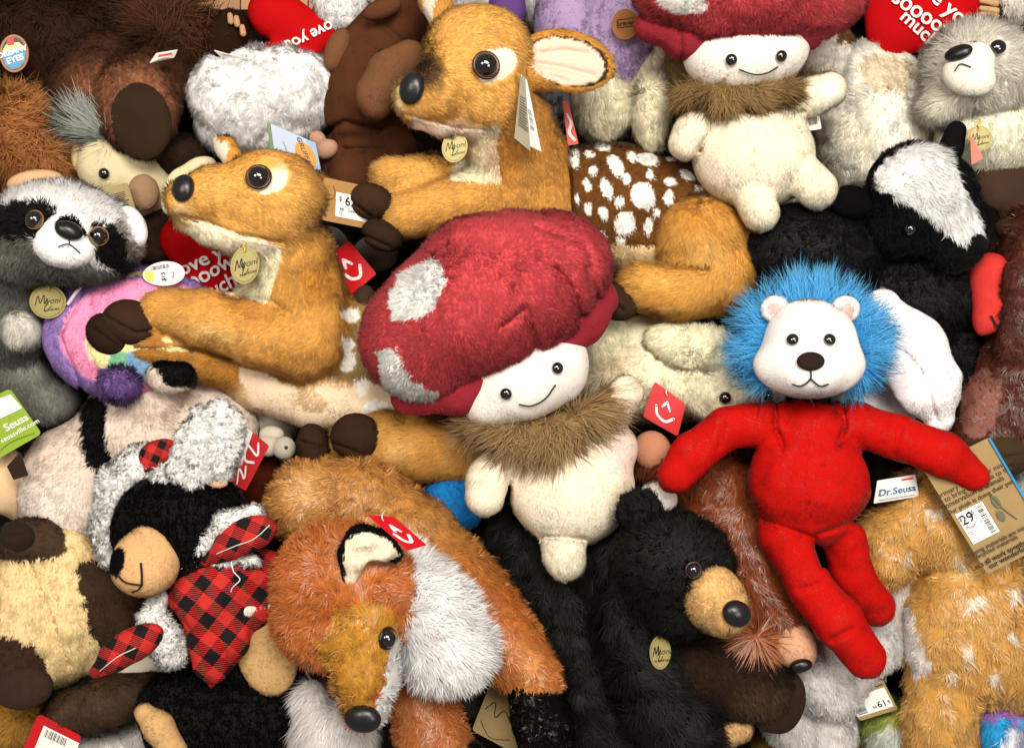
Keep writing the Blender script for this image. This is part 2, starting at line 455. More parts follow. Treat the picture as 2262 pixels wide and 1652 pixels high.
def strands(sf, V, Q, Nn, paint, col, L=14, n=10, w=2.4, lift=.35, comb=None, clump=.3, csize=16, seg=2, var=.14, curl=.25, tip=None, tipa=0, wave=0, lvar=.35, seed=0, mott=.05, zmin=-.3, droop=0, keep=None):
    A, B, Cc, D = V[Q[:, 0]], V[Q[:, 1]], V[Q[:, 2]], V[Q[:, 3]]
    ar = .5*(np.linalg.norm(np.cross(B-A, Cc-A), axis=1)+np.linalg.norm(np.cross(Cc-A, D-A), axis=1))
    nz = Nn[Q].mean(1)[:, 2]; ctr = (A+B+Cc+D)/4; uv = UV(ctr)
    ok = (nz > zmin) & (uv[:, 0] > -50) & (uv[:, 0] < 2312) & (uv[:, 1] > -50) & (uv[:, 1] < 1702) & (ctr[:, 2] > 0)
    pw = ar*ok; tot = pw.sum()
    cnt = int(tot/100*n*FURD)
    if cnt < 1: return None
    R = np.random.default_rng(seed+11)
    qi = R.choice(len(Q), cnt, p=pw/tot); s, t = R.random((2, cnt))
    bl = lambda X: ((1-s)*(1-t))[:, None]*X[Q[qi, 0]]+(s*(1-t))[:, None]*X[Q[qi, 1]]+(s*t)[:, None]*X[Q[qi, 2]]+((1-s)*t)[:, None]*X[Q[qi, 3]]
    P = bl(V); Nv = unit(bl(Nn))
    c, Lf, pf = shade(sf, P, paint, col)
    kp = Lf > .04
    if keep is not None: kp &= keep(P)
    P, Nv, c, Lf, pf = P[kp], Nv[kp], c[kp], Lf[kp], pf[kp]; cnt = len(P)
    if cnt < 1: return None
    uv = UV(P)
    if comb:
        K = np.array(comb, float); d2 = ((uv[:, None, :]-K[None, :, :2])**2).sum(2)+400
        wg = 1/d2**1.5; dr = (wg[:, :, None]*(K[None, :, 2:4]/np.linalg.norm(K[:, 2:4], axis=1)[None, :, None])).sum(1)/wg.sum(1)[:, None]
        dr = np.stack([dr[:, 0], -dr[:, 1], np.zeros(cnt)], 1)
    else: dr = np.tile([0.05, -1., 0], (cnt, 1))
    dr = dr+np.stack([vn(P/38, seed+3), vn(P/38, seed+4), .4*vn(P/38, seed+5)], 1)*.38
    dr = dr-Nv*(dr*Nv).sum(1)[:, None]
    sw = np.stack([vn(P/11, seed+6), vn(P/11, seed+7), vn(P/11, seed+8)], 1)
    sw = sw-Nv*(sw*Nv).sum(1)[:, None]*.75
    rd = R.normal(0, 1, (cnt, 3))
    ln = L*Lf*(1+lvar*(R.random(cnt)*2-1))*(1+.2*vn(P/20, seed+2))
    d = unit(Nv*lift+dr*(1-lift)+sw*curl+rd*.12)
    # tuft centres
    cell = P/csize+.5*np.stack([vn(P/csize*1.3, 71), vn(P/csize*1.3, 72), vn(P/csize*1.3, 73)], 1)
    ic = np.floor(cell).astype(np.int64)
    cc = (ic+.5+.35*np.stack([_hash(ic[:, 0], ic[:, 1], ic[:, 2], k)*2-1 for k in (81, 82, 83)], 1))*csize
    to = cc-P; to = to-Nv*(to*Nv).sum(1)[:, None]
    tb = (_hash(ic[:, 0], ic[:, 1], ic[:, 2], 91)*2-1)
    side = np.cross(d, Nv)
    side = unit(side+rd*.14)
    pts = [P-Nv*1.5]
    dd = d; cur = pts[0]
    ph = R.random(cnt)*6.28+vn(P/25, 5)*5
    for j in range(1, seg+1):
        f = j/seg
        step = dd*(ln/seg)[:, None]
        cur = cur+step
        q = cur+to*(clump*f*f)
        if wave: q = q+side*(np.sin(ph*.3+f*7)*wave*f)[:, None]
        pts.append(q)
        dd = unit(dd+dr*.35/seg+sw*(curl*.8/seg)+side*(tb*.25/seg)[:, None]-np.array([0, 0, 1.])*droop/seg)
    ww = w*1.15*(.8+.4*R.random(cnt))*.5
    vs = []
    for j in range(seg):
        k = (1-j/seg)**.6 if seg > 1 else 1
        vs += [pts[j]-side*(ww*k)[:, None], pts[j]+side*(ww*k)[:, None]]
    vs.append(pts[-1])
    m = 2*seg+1
    VV = np.stack(vs, 1).reshape(-1, 3)
    b0 = np.arange(cnt)*m
    quads = [np.stack([b0+2*j, b0+2*j+1, b0+2*j+3, b0+2*j+2], 1) for j in range(seg-1)]
    tri = np.stack([b0+2*seg-2, b0+2*seg-1, b0+2*seg], 1)
    tone = (1+var*R.normal(0, 1, cnt)+mott*vn(P/45, 5)+mott*.7*tb)
    c = c*np.clip(tone, .5, 1.6)[:, None]
    cv = np.repeat(c[:, None, :]*1.12, m, 1)
    if tip is not None:
        tc = hexc(tip); 
        for j in range(m):
            f = min(1, (j//2)/seg); a = (tipa*max(0, (f-.3)/.7)*(1-pf))[:, None]
            cv[:, j] = cv[:, j]*(1-a)+tc*a
    fnv = np.repeat(unit(Nv*.8+d*.35+sw*.25+rd*.10)[:, None, :], m, 1)
    return VV, quads+[tri], cv.reshape(-1, 3), fnv.reshape(-1, 3)
FURD = 2.1

# ------------------------------------------------------------------ hang tags
def card(toy, name, quad, col, items=(), mat='card', th=2.0, shape='rect', rnd=.08, parent=None, back=None, curl=0, hole=None, fit=None):
    """quad: four corners (u,v,z) clockwise from top left as the print reads; items:
       ('t',text,x,y,size,rot,col[,bold]) ('r',x0,y0,x1,y1,col) ('b',x0,y0,x1,y1) barcode ('e',x,y,rx,ry,col) ('l',[(x,y)..],w,col)"""
    q = [W(*p) for p in quad]; nrm = np.cross(q[1]-q[0], q[3]-q[0]); nrm = nrm/np.linalg.norm(nrm)
    a_, b_ = W(quad[2][0], quad[2][1], 0), W(quad[2][0], quad[2][1], 1000)          # keep the card flat
    den = (b_-a_)@nrm
    if abs(den) > 1: q[2] = a_+(b_-a_)*float(np.clip(((q[0]-a_)@nrm)/den, 0, 1))
    if nrm[2] < 0: nrm = -nrm
    wx = np.linalg.norm(q[1]-q[0]); wy = np.linalg.norm(q[3]-q[0]); asp = wx/wy
    def mp(x, y, h=0):
        return (q[0]*(1-x)*(1-y)+q[1]*x*(1-y)+q[2]*x*y+q[3]*(1-x)*y)+nrm*(h+curl*math.sin(math.pi*y))
    if shape == 'ell': out = [(.5+.5*math.cos(a), .5+.5*math.sin(a)) for a in np.linspace(0, 2*np.pi, 40, endpoint=False)]
    elif shape == 'rect':
        rx, ry = rnd/max(asp, 1)*1, rnd*min(asp, 1); rx = rnd*min(1, 1/asp); ry = rnd*min(1, asp); out = []
        for cx, cy, a0 in ((1-rx, ry, -90), (1-rx, 1-ry, 0), (rx, 1-ry, 90), (rx, ry, 180)):
            for a in np.linspace(a0, a0+90, 6): out.append((cx+rx*math.cos(math.radians(a)), cy+ry*math.sin(math.radians(a))))
    else: out = shape
    VV, CC, FT, FQ = [], [], [], []
    def fan(pts, h, c):
        n0 = len(VV); cx = sum(p[0] for p in pts)/len(pts); cy = sum(p[1] for p in pts)/len(pts)
        # strips so a curved card keeps its curve
        VV.append(mp(cx, cy, h)); CC.append(c)
        rings = 5 if curl else 1
        for r in range(1, rings+1):
            for x, y in pts: VV.append(mp(cx+(x-cx)*r/rings, cy+(y-cy)*r/rings, h)); CC.append(c)
        k = len(pts)
        for i in range(k): FT.append((n0, n0+1+i, n0+1+(i+1) % k))
        for r in range(rings-1):
            for i in range(k):
                a = n0+1+r*k
                FQ.append((a+i, a+k+i, a+k+(i+1) % k, a+(i+1) % k))
        return n0+1+(rings-1)*k
    C0 = hexc(col)
    t0 = fan(out, 0, C0); b0 = fan(out, -th, hexc(back) if back else C0); k = len(out)
    for i in range(k): FQ.append((t0+i, b0+i, b0+(i+1) % k, t0+(i+1) % k))
    hh = .7
    for it in items:
        hh += .25
        if it[0] == 'r':
            _, x0, y0, x1, y1, c = it; nn = 6 if curl else 1
            for j in range(nn):
                ya, yb = y0+(y1-y0)*j/nn, y0+(y1-y0)*(j+1)/nn
                n0 = len(VV)
                for x, y in ((x0, ya), (x1, ya), (x1, yb), (x0, yb)): VV.append(mp(x, y, hh)); CC.append(hexc(c))
                FQ.append((n0, n0+1, n0+2, n0+3))
        elif it[0] == 'p': fan(it[1], hh, hexc(it[2]))
        elif it[0] == 'e':
            _, x, y, rx, ry, c = it
            fan([(x+rx*math.cos(a), y+ry*math.sin(a)) for a in np.linspace(0, 2*np.pi, 24, endpoint=False)], hh, hexc(c))
        elif it[0] == 'b':
            _, x0, y0, x1, y1 = it[:5]; vert = len(it) > 5; R = random.Random(int(x0*1000)); x = 0
            while x < 1:
                wv = R.choice((.012, .02, .035)); xe = min(1, x+wv)
                if vert: a, b_, c_, d_ = x0, y0+(y1-y0)*x, x1, y0+(y1-y0)*xe
                else: a, b_, c_, d_ = x0+(x1-x0)*x, y0, x0+(x1-x0)*xe, y1
                n0 = len(VV)
                for xx, yy in ((a, b_), (c_, b_), (c_, d_), (a, d_)): VV.append(mp(xx, yy, hh)); CC.append(hexc('151515'))
                FQ.append((n0, n0+1, n0+2, n0+3)); x = xe+R.choice((.02, .03, .04))
        elif it[0] == 'l':
            _, pts, w_, c = it; P = np.array(smooth_line(pts, 6)); P2 = P*np.array([asp, 1]); T = unit(np.gradient(P2, axis=0))
            Nn = np.stack([-T[:, 1], T[:, 0]], 1)*w_*.5/np.array([asp, 1]); n0 = len(VV)
            for a, b_ in zip(P-Nn, P+Nn):
                VV.append(mp(a[0], a[1], hh)); CC.append(hexc(c)); VV.append(mp(b_[0], b_[1], hh)); CC.append(hexc(c))
            for i in range(len(P)-1): FQ.append((n0+2*i, n0+2*i+1, n0+2*i+3, n0+2*i+2))
            for e_, (ex, ey) in ((0, P[0]), (1, P[-1])):
                fan([(ex+w_*.5/asp*math.cos(a), ey+w_*.5*math.sin(a)) for a in np.linspace(0, 6.28, 10, endpoint=False)], hh, hexc(c))
        elif it[0] == 't':
            _, t, x, y, sz, rot, c = it[:7]; bold = it[7] if len(it) > 7 else .01; shear = it[8] if len(it) > 8 else 0
            P, Fc = text_mesh(t, bold, shear); a = math.radians(rot); n0 = len(VV)
            for px, py in P:
                VV.append(mp(x+sz*(px*math.cos(a)-py*math.sin(a))/asp, y-sz*(px*math.sin(a)+py*math.cos(a)), hh)); CC.append(hexc(c))
            FT += [tuple(i+n0 for i in f) for f in Fc]
    o = build(name, np.array(VV), [np.array(FQ).reshape(-1, 4), np.array(FT).reshape(-1, 3)], np.array(CC), mat, toy.org, parent or toy.o, smooth=False)
    return o
INK = '1c1a18'
# ------------------------------------------------------------------ the setting: boards under and behind the heap
def boards():
    me_v, me_f, cols = [], [], []
    R = random.Random(4)
    x = -1500
    while x < 1500:
        w = 150
        n0 = len(me_v)
        for a, b, z in ((x+1.5, -1200, 0), (x+w-1.5, -1200, 0), (x+w-1.5, 1250, 0), (x+1.5, 1250, 0)):
            me_v.append((a, b, z)); 
        k = R.uniform(.8, 1.15)
        cols += [hexc('a87850')*k]*4
        me_f.append((n0, n0+1, n0+2, n0+3)); x += w
    n0 = len(me_v)
    for a, b in ((-1600, -1300), (1600, -1300), (1600, 1350), (-1600, 1350)): me_v.append((a, b, -6)); cols.append(hexc('1a120c'))
    me_f.append((n0, n0+1, n0+2, n0+3))
    m, N, Lk, b = newmat('wood_boards')
    n, t, mx = base_nodes(N, Lk, b, 4, .15)
    mp = N.new('ShaderNodeMapping'); mp.inputs['Scale'].default_value = (30, 2.2, 2); Lk.new(t.outputs['Object'], mp.inputs[0]); Lk.new(mp.outputs[0], n.inputs['Vector'])
    b.inputs['Roughness'].default_value = .6
    o = build('floor', np.array(me_v, float), [np.array(me_f)], np.array(cols), m, np.array([0, 0, 0.]), None, smooth=False)
    o['kind'] = 'structure'
boards()

def shade_underlay():  # near-black sheet and rim added under the heap so the gaps look shaded
    V = []; F = []
    def box(x0, y0, z0, x1, y1, z1):
        n = len(V)
        for z in (z0, z1):
            for x, y in ((x0, y0), (x1, y0), (x1, y1), (x0, y1)): V.append((x, y, z))
        F.extend([(n, n+3, n+2, n+1), (n+4, n+5, n+6, n+7), (n, n+1, n+5, n+4), (n+1, n+2, n+6, n+5), (n+2, n+3, n+7, n+6), (n+3, n, n+4, n+7)])
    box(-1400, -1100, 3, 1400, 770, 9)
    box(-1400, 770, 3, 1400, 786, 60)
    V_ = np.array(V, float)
    o = build('gap_shade_underlay', V_, [np.array(F)], np.tile(hexc('17110d'), (len(V_), 1)), 'felt', np.array([0, 0, 0.]), None, smooth=False)
    o['kind'] = 'structure'
shade_underlay()
# ------------------------------------------------------------------ spotted fawn, large, top
GOLD, GOLD2, ORNG, CREAM, HOOF = 'dca858', 'dba552', 'c07a28', 'efdcc0', '3a281d'
FAWNFUR = dict(L=11, n=15, w=2.0, lift=.22, clump=.25, csize=15, curl=.3, var=.09, tip='efc87e', tipa=.5)
t = Toy('plush_fawn', 'large golden plush fawn lying down, white spotted brown back and one big open ear', 'plush toy', 1300, 450, 0, 'plush fawns')
prims = [
    E(1058, 118, 400, 118, 108, 92, -10), E(1080, 212, 395, 96, 84, 84), C([(1040, 170, 410, 86), (965, 205, 425, 62), (918, 218, 425, 50)]),
    C([(1060, 245, 385, 60), (980, 262, 392, 38), (925, 262, 395, 26)], c='f2d6c4'),
    C([(1120, 280, 330, 100), (1150, 380, 270, 118), (1170, 450, 230, 125)], c='c88e42'),
    E(1350, 450, 190, 190, 130, 120, -8, c='6a4424'), E(1480, 450, 185, 110, 92, 100, -25, c='6a4424'),
    C([(1180, 445, 280, 80), (1030, 445, 310, 62), (890, 478, 325, 52)], c='d09a4c'),
    C([(1080, 400, 230, 60), (960, 390, 262, 46), (862, 392, 310, 42)], c='d8a455'),
    E(1440, 560, 190, 190, 60, 90, -10, c='e5cfa6'),
]
paint = [
    dict(poly=[(1010, 285), (1100, 270), (1098, 330), (1108, 405), (1000, 400), (1012, 340)], c='f6e4c4', zmin=150, L=.95, rag=.5),
    dict(poly=[(905, 250), (925, 262), (1010, 283), (1075, 285), (1060, 300), (985, 300), (900, 285)], c='f6dccb', L=.6),
    dict(ell=(945, 160, 50, 48, 40), c='5a4028', fade=.6, a=1),
    dict(ell=(872, 215, 26, 60, 10), c='e6c88e', fade=.5),
    dict(ell=(1094, 142, 52, 36, 28), c='f0dfcc', L=.35, rag=.5, zmin=300),
    dict(ell=(1120, 340, 60, 70), c='9c5f22', fade=.9, a=.6),
    dict(ell=(1110, 30, 90, 50), c='dcae58', fade=.8, a=.7),
    dict(poly=[(1252, 315), (1400, 325), (1530, 345), (1640, 420), (1620, 520), (1430, 545), (1300, 532), (1262, 480)], c='66401e', L=.7, rag=.4, zmin=120),
]
for x, y, a, b, r in ((1268, 345, 12, 30, 5), (1302, 340, 13, 9, -20), (1330, 325, 20, 8, -15), (1360, 365, 16, 30, 35), (1395, 345, 10, 15, 20), (1430, 352, 28, 16, -10),
                      (1310, 375, 11, 12, 0), (1340, 415, 14, 26, 25), (1296, 408, 9, 16, 10), (1384, 395, 11, 14, 0), (1420, 432, 30, 34, 20), (1435, 385, 8, 14, 0),
                      (1368, 445, 13, 12, 0), (1300, 460, 10, 15, 5), (1332, 470, 11, 17, 15), (1380, 492, 28, 28, 10), (1478, 400, 12, 12, 0), (1480, 350, 14, 7, -10),
                      (1515, 385, 20, 11, -30), (1545, 420, 14, 9, -40), (1478, 430, 10, 12, 0), (1325, 518, 16, 10, -10), (1475, 440, 12, 16, 30), (1432, 500, 10, 22, 0), (1370, 530, 10, 8, 0), (1450, 470, 8, 10, 0), (1275, 440, 6, 12, 0)):
    paint.append(dict(ell=(x, y, a*.88, b*.88, r), c='fbf6ea', L=.8, rag=.35, zmin=120))
t.soft('body', prims, GOLD, paint, fur=dict(FAWNFUR, comb=[(905, 200, .6, .8), (1000, 120, 1, -.3), (1060, 60, 1, .1), (1100, 220, .9, .6), (960, 260, .8, .5), (1130, 340, 0, 1), (1000, 440, -1, .1), (900, 480, -1, .2), (880, 390, -1, 0), (1200, 460, .1, 1), (1400, 430, .3, 1), (1500, 400, .6, .8)]),
       seams=[([(1258, 320), (1268, 400), (1270, 500)], 5, 5), ([(890, 250), (935, 264), (1000, 280), (1070, 286)], 3, 2), ([(1105, 300), (1100, 340), (1108, 405)], 3, 3)], lump=3, cell=4.5)
t.eye(1071, 147, 27, '34190b')
n_ = t.ball('nose', 912, 197, 24, 30, 16, '17171a', 'vinyl', .35, rot=-15)
E1 = t.bvh
t.soft('ear', [E(1250, 135, 395, 106, 68, 26, -12), E(1256, 134, 430, 88, 52, 26, -12, sub=1, k=6), C([(1160, 165, 395, 34), (1190, 160, 395, 40)])], 'c58c3c',
       [dict(ell=(1252, 136, 96, 55, -12), c='3c2c20', L=.6, rag=.7, zmin=380), dict(ell=(1249, 136, 88, 51, -12), c='dfc4b0', L=.35, rag=.4, zmin=340)],
       fur=dict(FAWNFUR, L=11, comb=[(1160, 160, 1, 0), (1340, 130, 1, .2)]), seams=[([(1180, 140), (1240, 150), (1310, 168)], 6, 8), ([(1185, 120), (1250, 112), (1300, 120)], 6, 6), ([(1200, 165), (1250, 178)], 5, 6)], cell=5)
t.soft('ear', [C([(985, 60, 360, 30), (960, 0, 340, 34), (945, -50, 330, 24)])], 'c98f3f', [dict(poly=[(930, -80), (965, -80), (958, 60), (940, 60)], c='e4d4c4')], fur=dict(FAWNFUR, L=10, comb=[(960, 0, 0, -1)]))
HF = dict(L=4, n=14, w=1.8, lift=.3, clump=.1, var=.15, comb=[(800, 500, -1, .4)])
t.soft('hoof', [E(818, 445, 345, 52, 40, 42, -15)], HOOF, fur=HF, seams=[([(775, 445), (820, 478)], 4, 7)], cell=5)
t.soft('hoof', [E(845, 520, 345, 48, 34, 40, -25)], '33241b', fur=HF, seams=[([(805, 520), (860, 545)], 4, 7)], cell=5)
t.soft('hind_leg', [E(1550, 532, 270, 102, 98, 88, 20), C([(1590, 610, 280, 80), (1500, 640, 300, 66), (1415, 632, 315, 52)]), E(1560, 640, 240, 70, 50, 60)], 'dba24a',
       [dict(ell=(1560, 560, 70, 60), c='e0b468', fade=.8), dict(ell=(1475, 620, 90, 30, -8), c='e2b260', fade=.8), dict(ell=(1550, 480, 80, 40), c='c98a34', fade=.9, a=.5)],
       fur=dict(FAWNFUR, L=17, comb=[(1480, 480, -.2, 1), (1600, 500, .5, 1), (1590, 600, -.2, 1), (1500, 640, -1, .4), (1420, 630, -1, .3)]), seams=[([(1440, 575), (1520, 590), (1570, 590)], 7, 12)], lump=3)
t.soft('hoof', [E(1358, 666, 335, 52, 40, 40, -30)], '3b2a20', fur=HF, seams=[([(1330, 640), (1375, 685)], 4, 7)], cell=5)
def MIY(tx, q, **k):
    o = MIY_(tx, q, **k); a, b, z = (q[0][0]+q[1][0])/2, (q[0][1]+q[1][1])/2, (q[0][2]+q[1][2])/2
    tube('tag_string', [W(a+dx, b+dy, z+dz) for dx, dy, dz in ((-1, 12, 2), (1, 5, 4), (-2, -2, 3), (2, -9, -1), (0, -16, -8))], 3.4, 'c8b030', 'nylon', tx, o)
    return o
MIY_ = lambda tx, q, **k: card(tx, 'name_tag', q, 'a89a62', [('e', .5, .5, .44, .45, '8e8252'), ('e', .5, .5, .42, .43, 'aa9d66'),
    ('l', [(.16, .62), (.24, .34), (.3, .55), (.4, .3), (.42, .56), (.5, .4)], .028, INK), ('t', 'iyoni', .62, .46, .25, 8, INK, .0, .35),
    ('l', [(.5, .52), (.42, .72), (.5, .76), (.62, .6)], .02, INK), ('t', 'by AURORA', .62, .72, .09, 8, INK)], mat='gold', shape='ell', **k)
MIY(t, [(976, 294, 395), (1033, 290, 395), (1033, 356, 388), (976, 362, 388)])
TXT = lambda x0, x1, y0, n, sz, c='4a4036': [('r', x0, y0+i*sz, x0+(x1-x0)*random.Random(i+n).uniform(.8, 1), y0+i*sz+sz*.35, c) for i in range(n)]
card(t, 'hang_tag', [(1150, 170, 480), (1160, 170, 478), (1172, 335, 450), (1136, 305, 470)], '8f8a78', TXT(.15, .9, .3, 12, .04), mat='kraft', rnd=.03)
card(t, 'hang_tag', [(1152, 165, 478), (1164, 178, 470), (1196, 335, 440), (1168, 322, 448)], 'e6e2da', [('r', .2, .15, .9, .8, 'f4f2ee'), ('b', .3, .45, .7, .75, 1), ('r', .0, .0, .08, 1, '3a2c22')], mat='card', rnd=.03)

# ------------------------------------------------------------------ mushroom doll with red cap, centre
def mush_cap(t, prims, paint, comb, cfur='c2484e', seams=(), **k):
    return t.soft('cap', prims, cfur, paint, fur=dict(L=10, n=17, w=1.8, lift=.28, clump=.4, csize=10, curl=.45, var=.05, comb=comb, tip='c8505a', tipa=.3), cell=7, seams=seams, **k)
t = Toy('mushroom_doll', 'plush mushroom doll with a big domed raspberry cap, tilted face and long brown fur collar', 'plush toy', 1200, 850, 0, 'mushroom dolls')
capp = [E(1078, 660, 440, 285, 158, 165, 24), E(940, 755, 430, 140, 130, 120, 0), E(1222, 585, 430, 122, 112, 120, 0), E(1080, 560, 430, 150, 92, 120, 10)]
mush_cap(t, capp, [dict(poly=[(865, 640), (885, 608), (925, 582), (965, 574), (985, 615), (968, 668), (930, 702), (868, 704), (862, 668)], c='faf4ea', L=.9),
                   dict(poly=[(832, 768), (870, 768), (915, 840), (972, 866), (955, 905), (885, 900), (845, 850)], c='faf4ec', L=.9)],
         [(1090, 500, .3, -1), (850, 600, -1, -.4), (830, 780, -1, .5), (950, 850, -.2, 1), (1150, 750, .4, 1), (1320, 620, 1, .2), (1060, 650, .3, .6)],
         seams=[([(1110, 720), (1160, 680), (1190, 790)], 9, 11), ([(1225, 590), (1262, 640), (1280, 700)], 8, 14), ([(1296, 590), (1322, 680)], 7, 11), ([(880, 560), (1000, 480), (1100, 470)], 6, 6), ([(1180, 500), (1290, 540), (1330, 640)], 7, 6)], lump=4, lumpf=90)
t.soft('cap_underside', [C([(905, 875, 395, 42), (1010, 855, 410, 62), (1150, 790, 415, 62), (1280, 700, 405, 62), (1320, 660, 395, 46)])], '8c2430', mat='felt',  # red set darker, the shade under the brim is in the colour
       fur=dict(L=4, n=8, w=1.8, lift=.2, var=.08), seams=[([(1075, 760), (1068, 830)], 5, 8), ([(1150, 740), (1145, 800)], 5, 9), ([(1195, 730), (1190, 770)], 5, 7), ([(1240, 700), (1262, 745)], 4, 6), ([(990, 820), (1010, 890)], 4, 6)], lump=4)
t.soft('head', [E(1160, 828, 400, 140, 100, 100, 25), E(1075, 895, 390, 50, 42, 60, 20), E(1240, 800, 390, 50, 80, 60, 10)], 'ece5dc', [dict(ell=(1150, 860, 150, 90, 25), c='efe8e0')],
       fur=dict(L=4.5, n=22, w=1.7, lift=.2, clump=.1, curl=.2, var=.05), cell=5, k=30)
t.eye(1119, 868, 12, None); t.eye(1229, 813, 12, None)
t.line('mouth', [(1146, 890), (1172, 893), (1202, 878), (1225, 848)], 3, '1d1712', off=4)
t.soft('body', [E(1262, 1075, 330, 140, 128, 120, 0), E(1300, 1000, 330, 110, 80, 90, 10), C([(1120, 1000, 360, 45), (1080, 1060, 375, 48), (1072, 1095, 380, 45)]),
                C([(1340, 930, 350, 45), (1382, 868, 375, 40)]), C([(1240, 1170, 350, 50), (1246, 1225, 370, 45), (1250, 1240, 370, 42)], L=1.3), E(1452, 1102, 330, 44, 38, 40)], 'ece0ca',
       [dict(ell=(1372, 1005, 58, 68, 20), c='f0d2cc', fade=.7, a=.8), dict(ell=(1395, 885, 26, 26), c='edcdc4', fade=.9, a=.8), dict(ell=(1455, 1100, 50, 45), c='efe4e2', a=.8)],
       fur=dict(L=6, n=20, w=1.8, lift=.22, clump=.12, var=.05, curl=.3), cell=6, k=14,
       seams=[([(1115, 1020), (1125, 1080), (1112, 1150)], 6, 8), ([(1200, 1185), (1290, 1190)], 6, 8)])
t.soft('fur_collar', [C([(1060, 945, 385, 30), (1130, 965, 400, 34), (1230, 958, 400, 38), (1310, 915, 385, 36), (1340, 885, 375, 28)]), C([(1190, 975, 405, 32), (1215, 992, 405, 26)])], '8d7048',
       fur=dict(L=54, n=8, w=1.4, lift=.1, clump=.6, csize=34, seg=6, curl=.95, var=.2, tip='c4a880', tipa=.75, comb=[(1040, 950, -1, .35), (1080, 990, -1, .2), (1130, 1000, -.3, 1), (1200, 1010, .1, 1), (1280, 980, .3, .9), (1340, 950, 1, .5), (1330, 880, .9, -.5)], lvar=.5))
# ------------------------------------------------------------------ second fawn, left
t = Toy('plush_fawn', 'golden plush fawn raising its head, front leg stretched over the striped rainbow plush', 'plush toy', 620, 720, 0, 'plush fawns')
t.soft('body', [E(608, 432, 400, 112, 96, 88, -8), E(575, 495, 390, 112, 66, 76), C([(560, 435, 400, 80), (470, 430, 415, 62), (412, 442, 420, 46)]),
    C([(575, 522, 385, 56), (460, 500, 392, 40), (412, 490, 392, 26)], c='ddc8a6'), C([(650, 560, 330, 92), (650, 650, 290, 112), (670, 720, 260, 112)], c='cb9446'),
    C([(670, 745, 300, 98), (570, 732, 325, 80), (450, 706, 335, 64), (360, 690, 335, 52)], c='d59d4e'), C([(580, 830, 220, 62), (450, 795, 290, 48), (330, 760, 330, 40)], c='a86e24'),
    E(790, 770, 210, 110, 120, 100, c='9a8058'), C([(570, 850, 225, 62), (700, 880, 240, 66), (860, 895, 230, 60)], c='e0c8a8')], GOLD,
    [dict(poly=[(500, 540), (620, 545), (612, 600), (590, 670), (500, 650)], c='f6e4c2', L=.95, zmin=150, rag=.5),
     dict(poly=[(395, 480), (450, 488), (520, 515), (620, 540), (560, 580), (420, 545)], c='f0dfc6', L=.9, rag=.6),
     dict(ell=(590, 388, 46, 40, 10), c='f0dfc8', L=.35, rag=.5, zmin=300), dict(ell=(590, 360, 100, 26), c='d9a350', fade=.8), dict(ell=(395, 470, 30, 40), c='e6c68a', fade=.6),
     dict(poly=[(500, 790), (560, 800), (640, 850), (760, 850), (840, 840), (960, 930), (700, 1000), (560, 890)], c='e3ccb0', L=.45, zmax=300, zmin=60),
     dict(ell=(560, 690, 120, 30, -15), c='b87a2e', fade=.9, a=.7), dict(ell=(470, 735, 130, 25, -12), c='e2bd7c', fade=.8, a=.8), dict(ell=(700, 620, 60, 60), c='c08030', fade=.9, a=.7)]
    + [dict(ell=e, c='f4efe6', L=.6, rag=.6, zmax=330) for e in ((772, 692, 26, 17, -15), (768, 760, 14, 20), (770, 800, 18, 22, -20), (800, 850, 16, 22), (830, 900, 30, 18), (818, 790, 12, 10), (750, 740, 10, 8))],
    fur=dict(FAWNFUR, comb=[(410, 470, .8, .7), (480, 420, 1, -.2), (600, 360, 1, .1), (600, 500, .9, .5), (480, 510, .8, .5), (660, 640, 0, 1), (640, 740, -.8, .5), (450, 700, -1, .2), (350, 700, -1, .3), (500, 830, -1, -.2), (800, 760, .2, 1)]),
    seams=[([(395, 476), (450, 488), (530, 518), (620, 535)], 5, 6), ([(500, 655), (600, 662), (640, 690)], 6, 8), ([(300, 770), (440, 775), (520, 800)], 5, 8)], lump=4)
t.eye(573, 395, 25, '34190b'); t.ball('nose', 408, 418, 22, 26, 15, '17171a', 'vinyl', .35, rot=-10)
t.line('mouth', [(384, 462), (410, 478), (440, 486)], 2, '8a5b35', off=5)
t.soft('ear', [C([(515, 352, 385, 24), (497, 325, 380, 22), (480, 312, 378, 10)])], 'c98f3f', [dict(poly=[(470, 300), (505, 318), (500, 365), (470, 360)], c='cfc4b4', L=.5)], fur=dict(FAWNFUR, L=8), cell=4)
t.soft('ear', [C([(680, 405, 360, 30), (706, 422, 345, 32), (722, 450, 335, 22)])], 'b98032', fur=FAWNFUR, cell=5)
t.soft('hoof', [E(288, 712, 350, 62, 50, 46, -15)], HOOF, fur=HF, seams=[([(235, 700), (300, 735), (345, 730)], 4, 8)], cell=5)
t.soft('hoof', [E(240, 738, 345, 52, 44, 40, -40)], '2c1f18', fur=HF, seams=[([(205, 725), (260, 765)], 4, 7)], cell=5)
t.soft('hind_leg', [C([(1030, 1000, 250, 72), (930, 990, 275, 70), (850, 972, 285, 62), (780, 975, 260, 50)]), C([(900, 1000, 230, 55), (760, 1000, 235, 45)])], 'bb8538',
       [dict(ell=(880, 1000, 60, 50), c='dcb26c', fade=.8)], fur=dict(FAWNFUR, L=14, comb=[(900, 980, -1, .5)]))
t.soft('hoof', [E(786, 964, 330, 56, 52, 42, 0)], '33231a', fur=HF, seams=[([(740, 980), (790, 1000)], 4, 7)], cell=5)
t.soft('hoof', [E(692, 984, 280, 37, 50, 38, 10)], '33231a', fur=HF, seams=[([(665, 975), (715, 990)], 4, 7)], cell=5)
MIY(t, [(508, 550, 440), (572, 541, 440), (574, 622, 432), (510, 632, 432)])
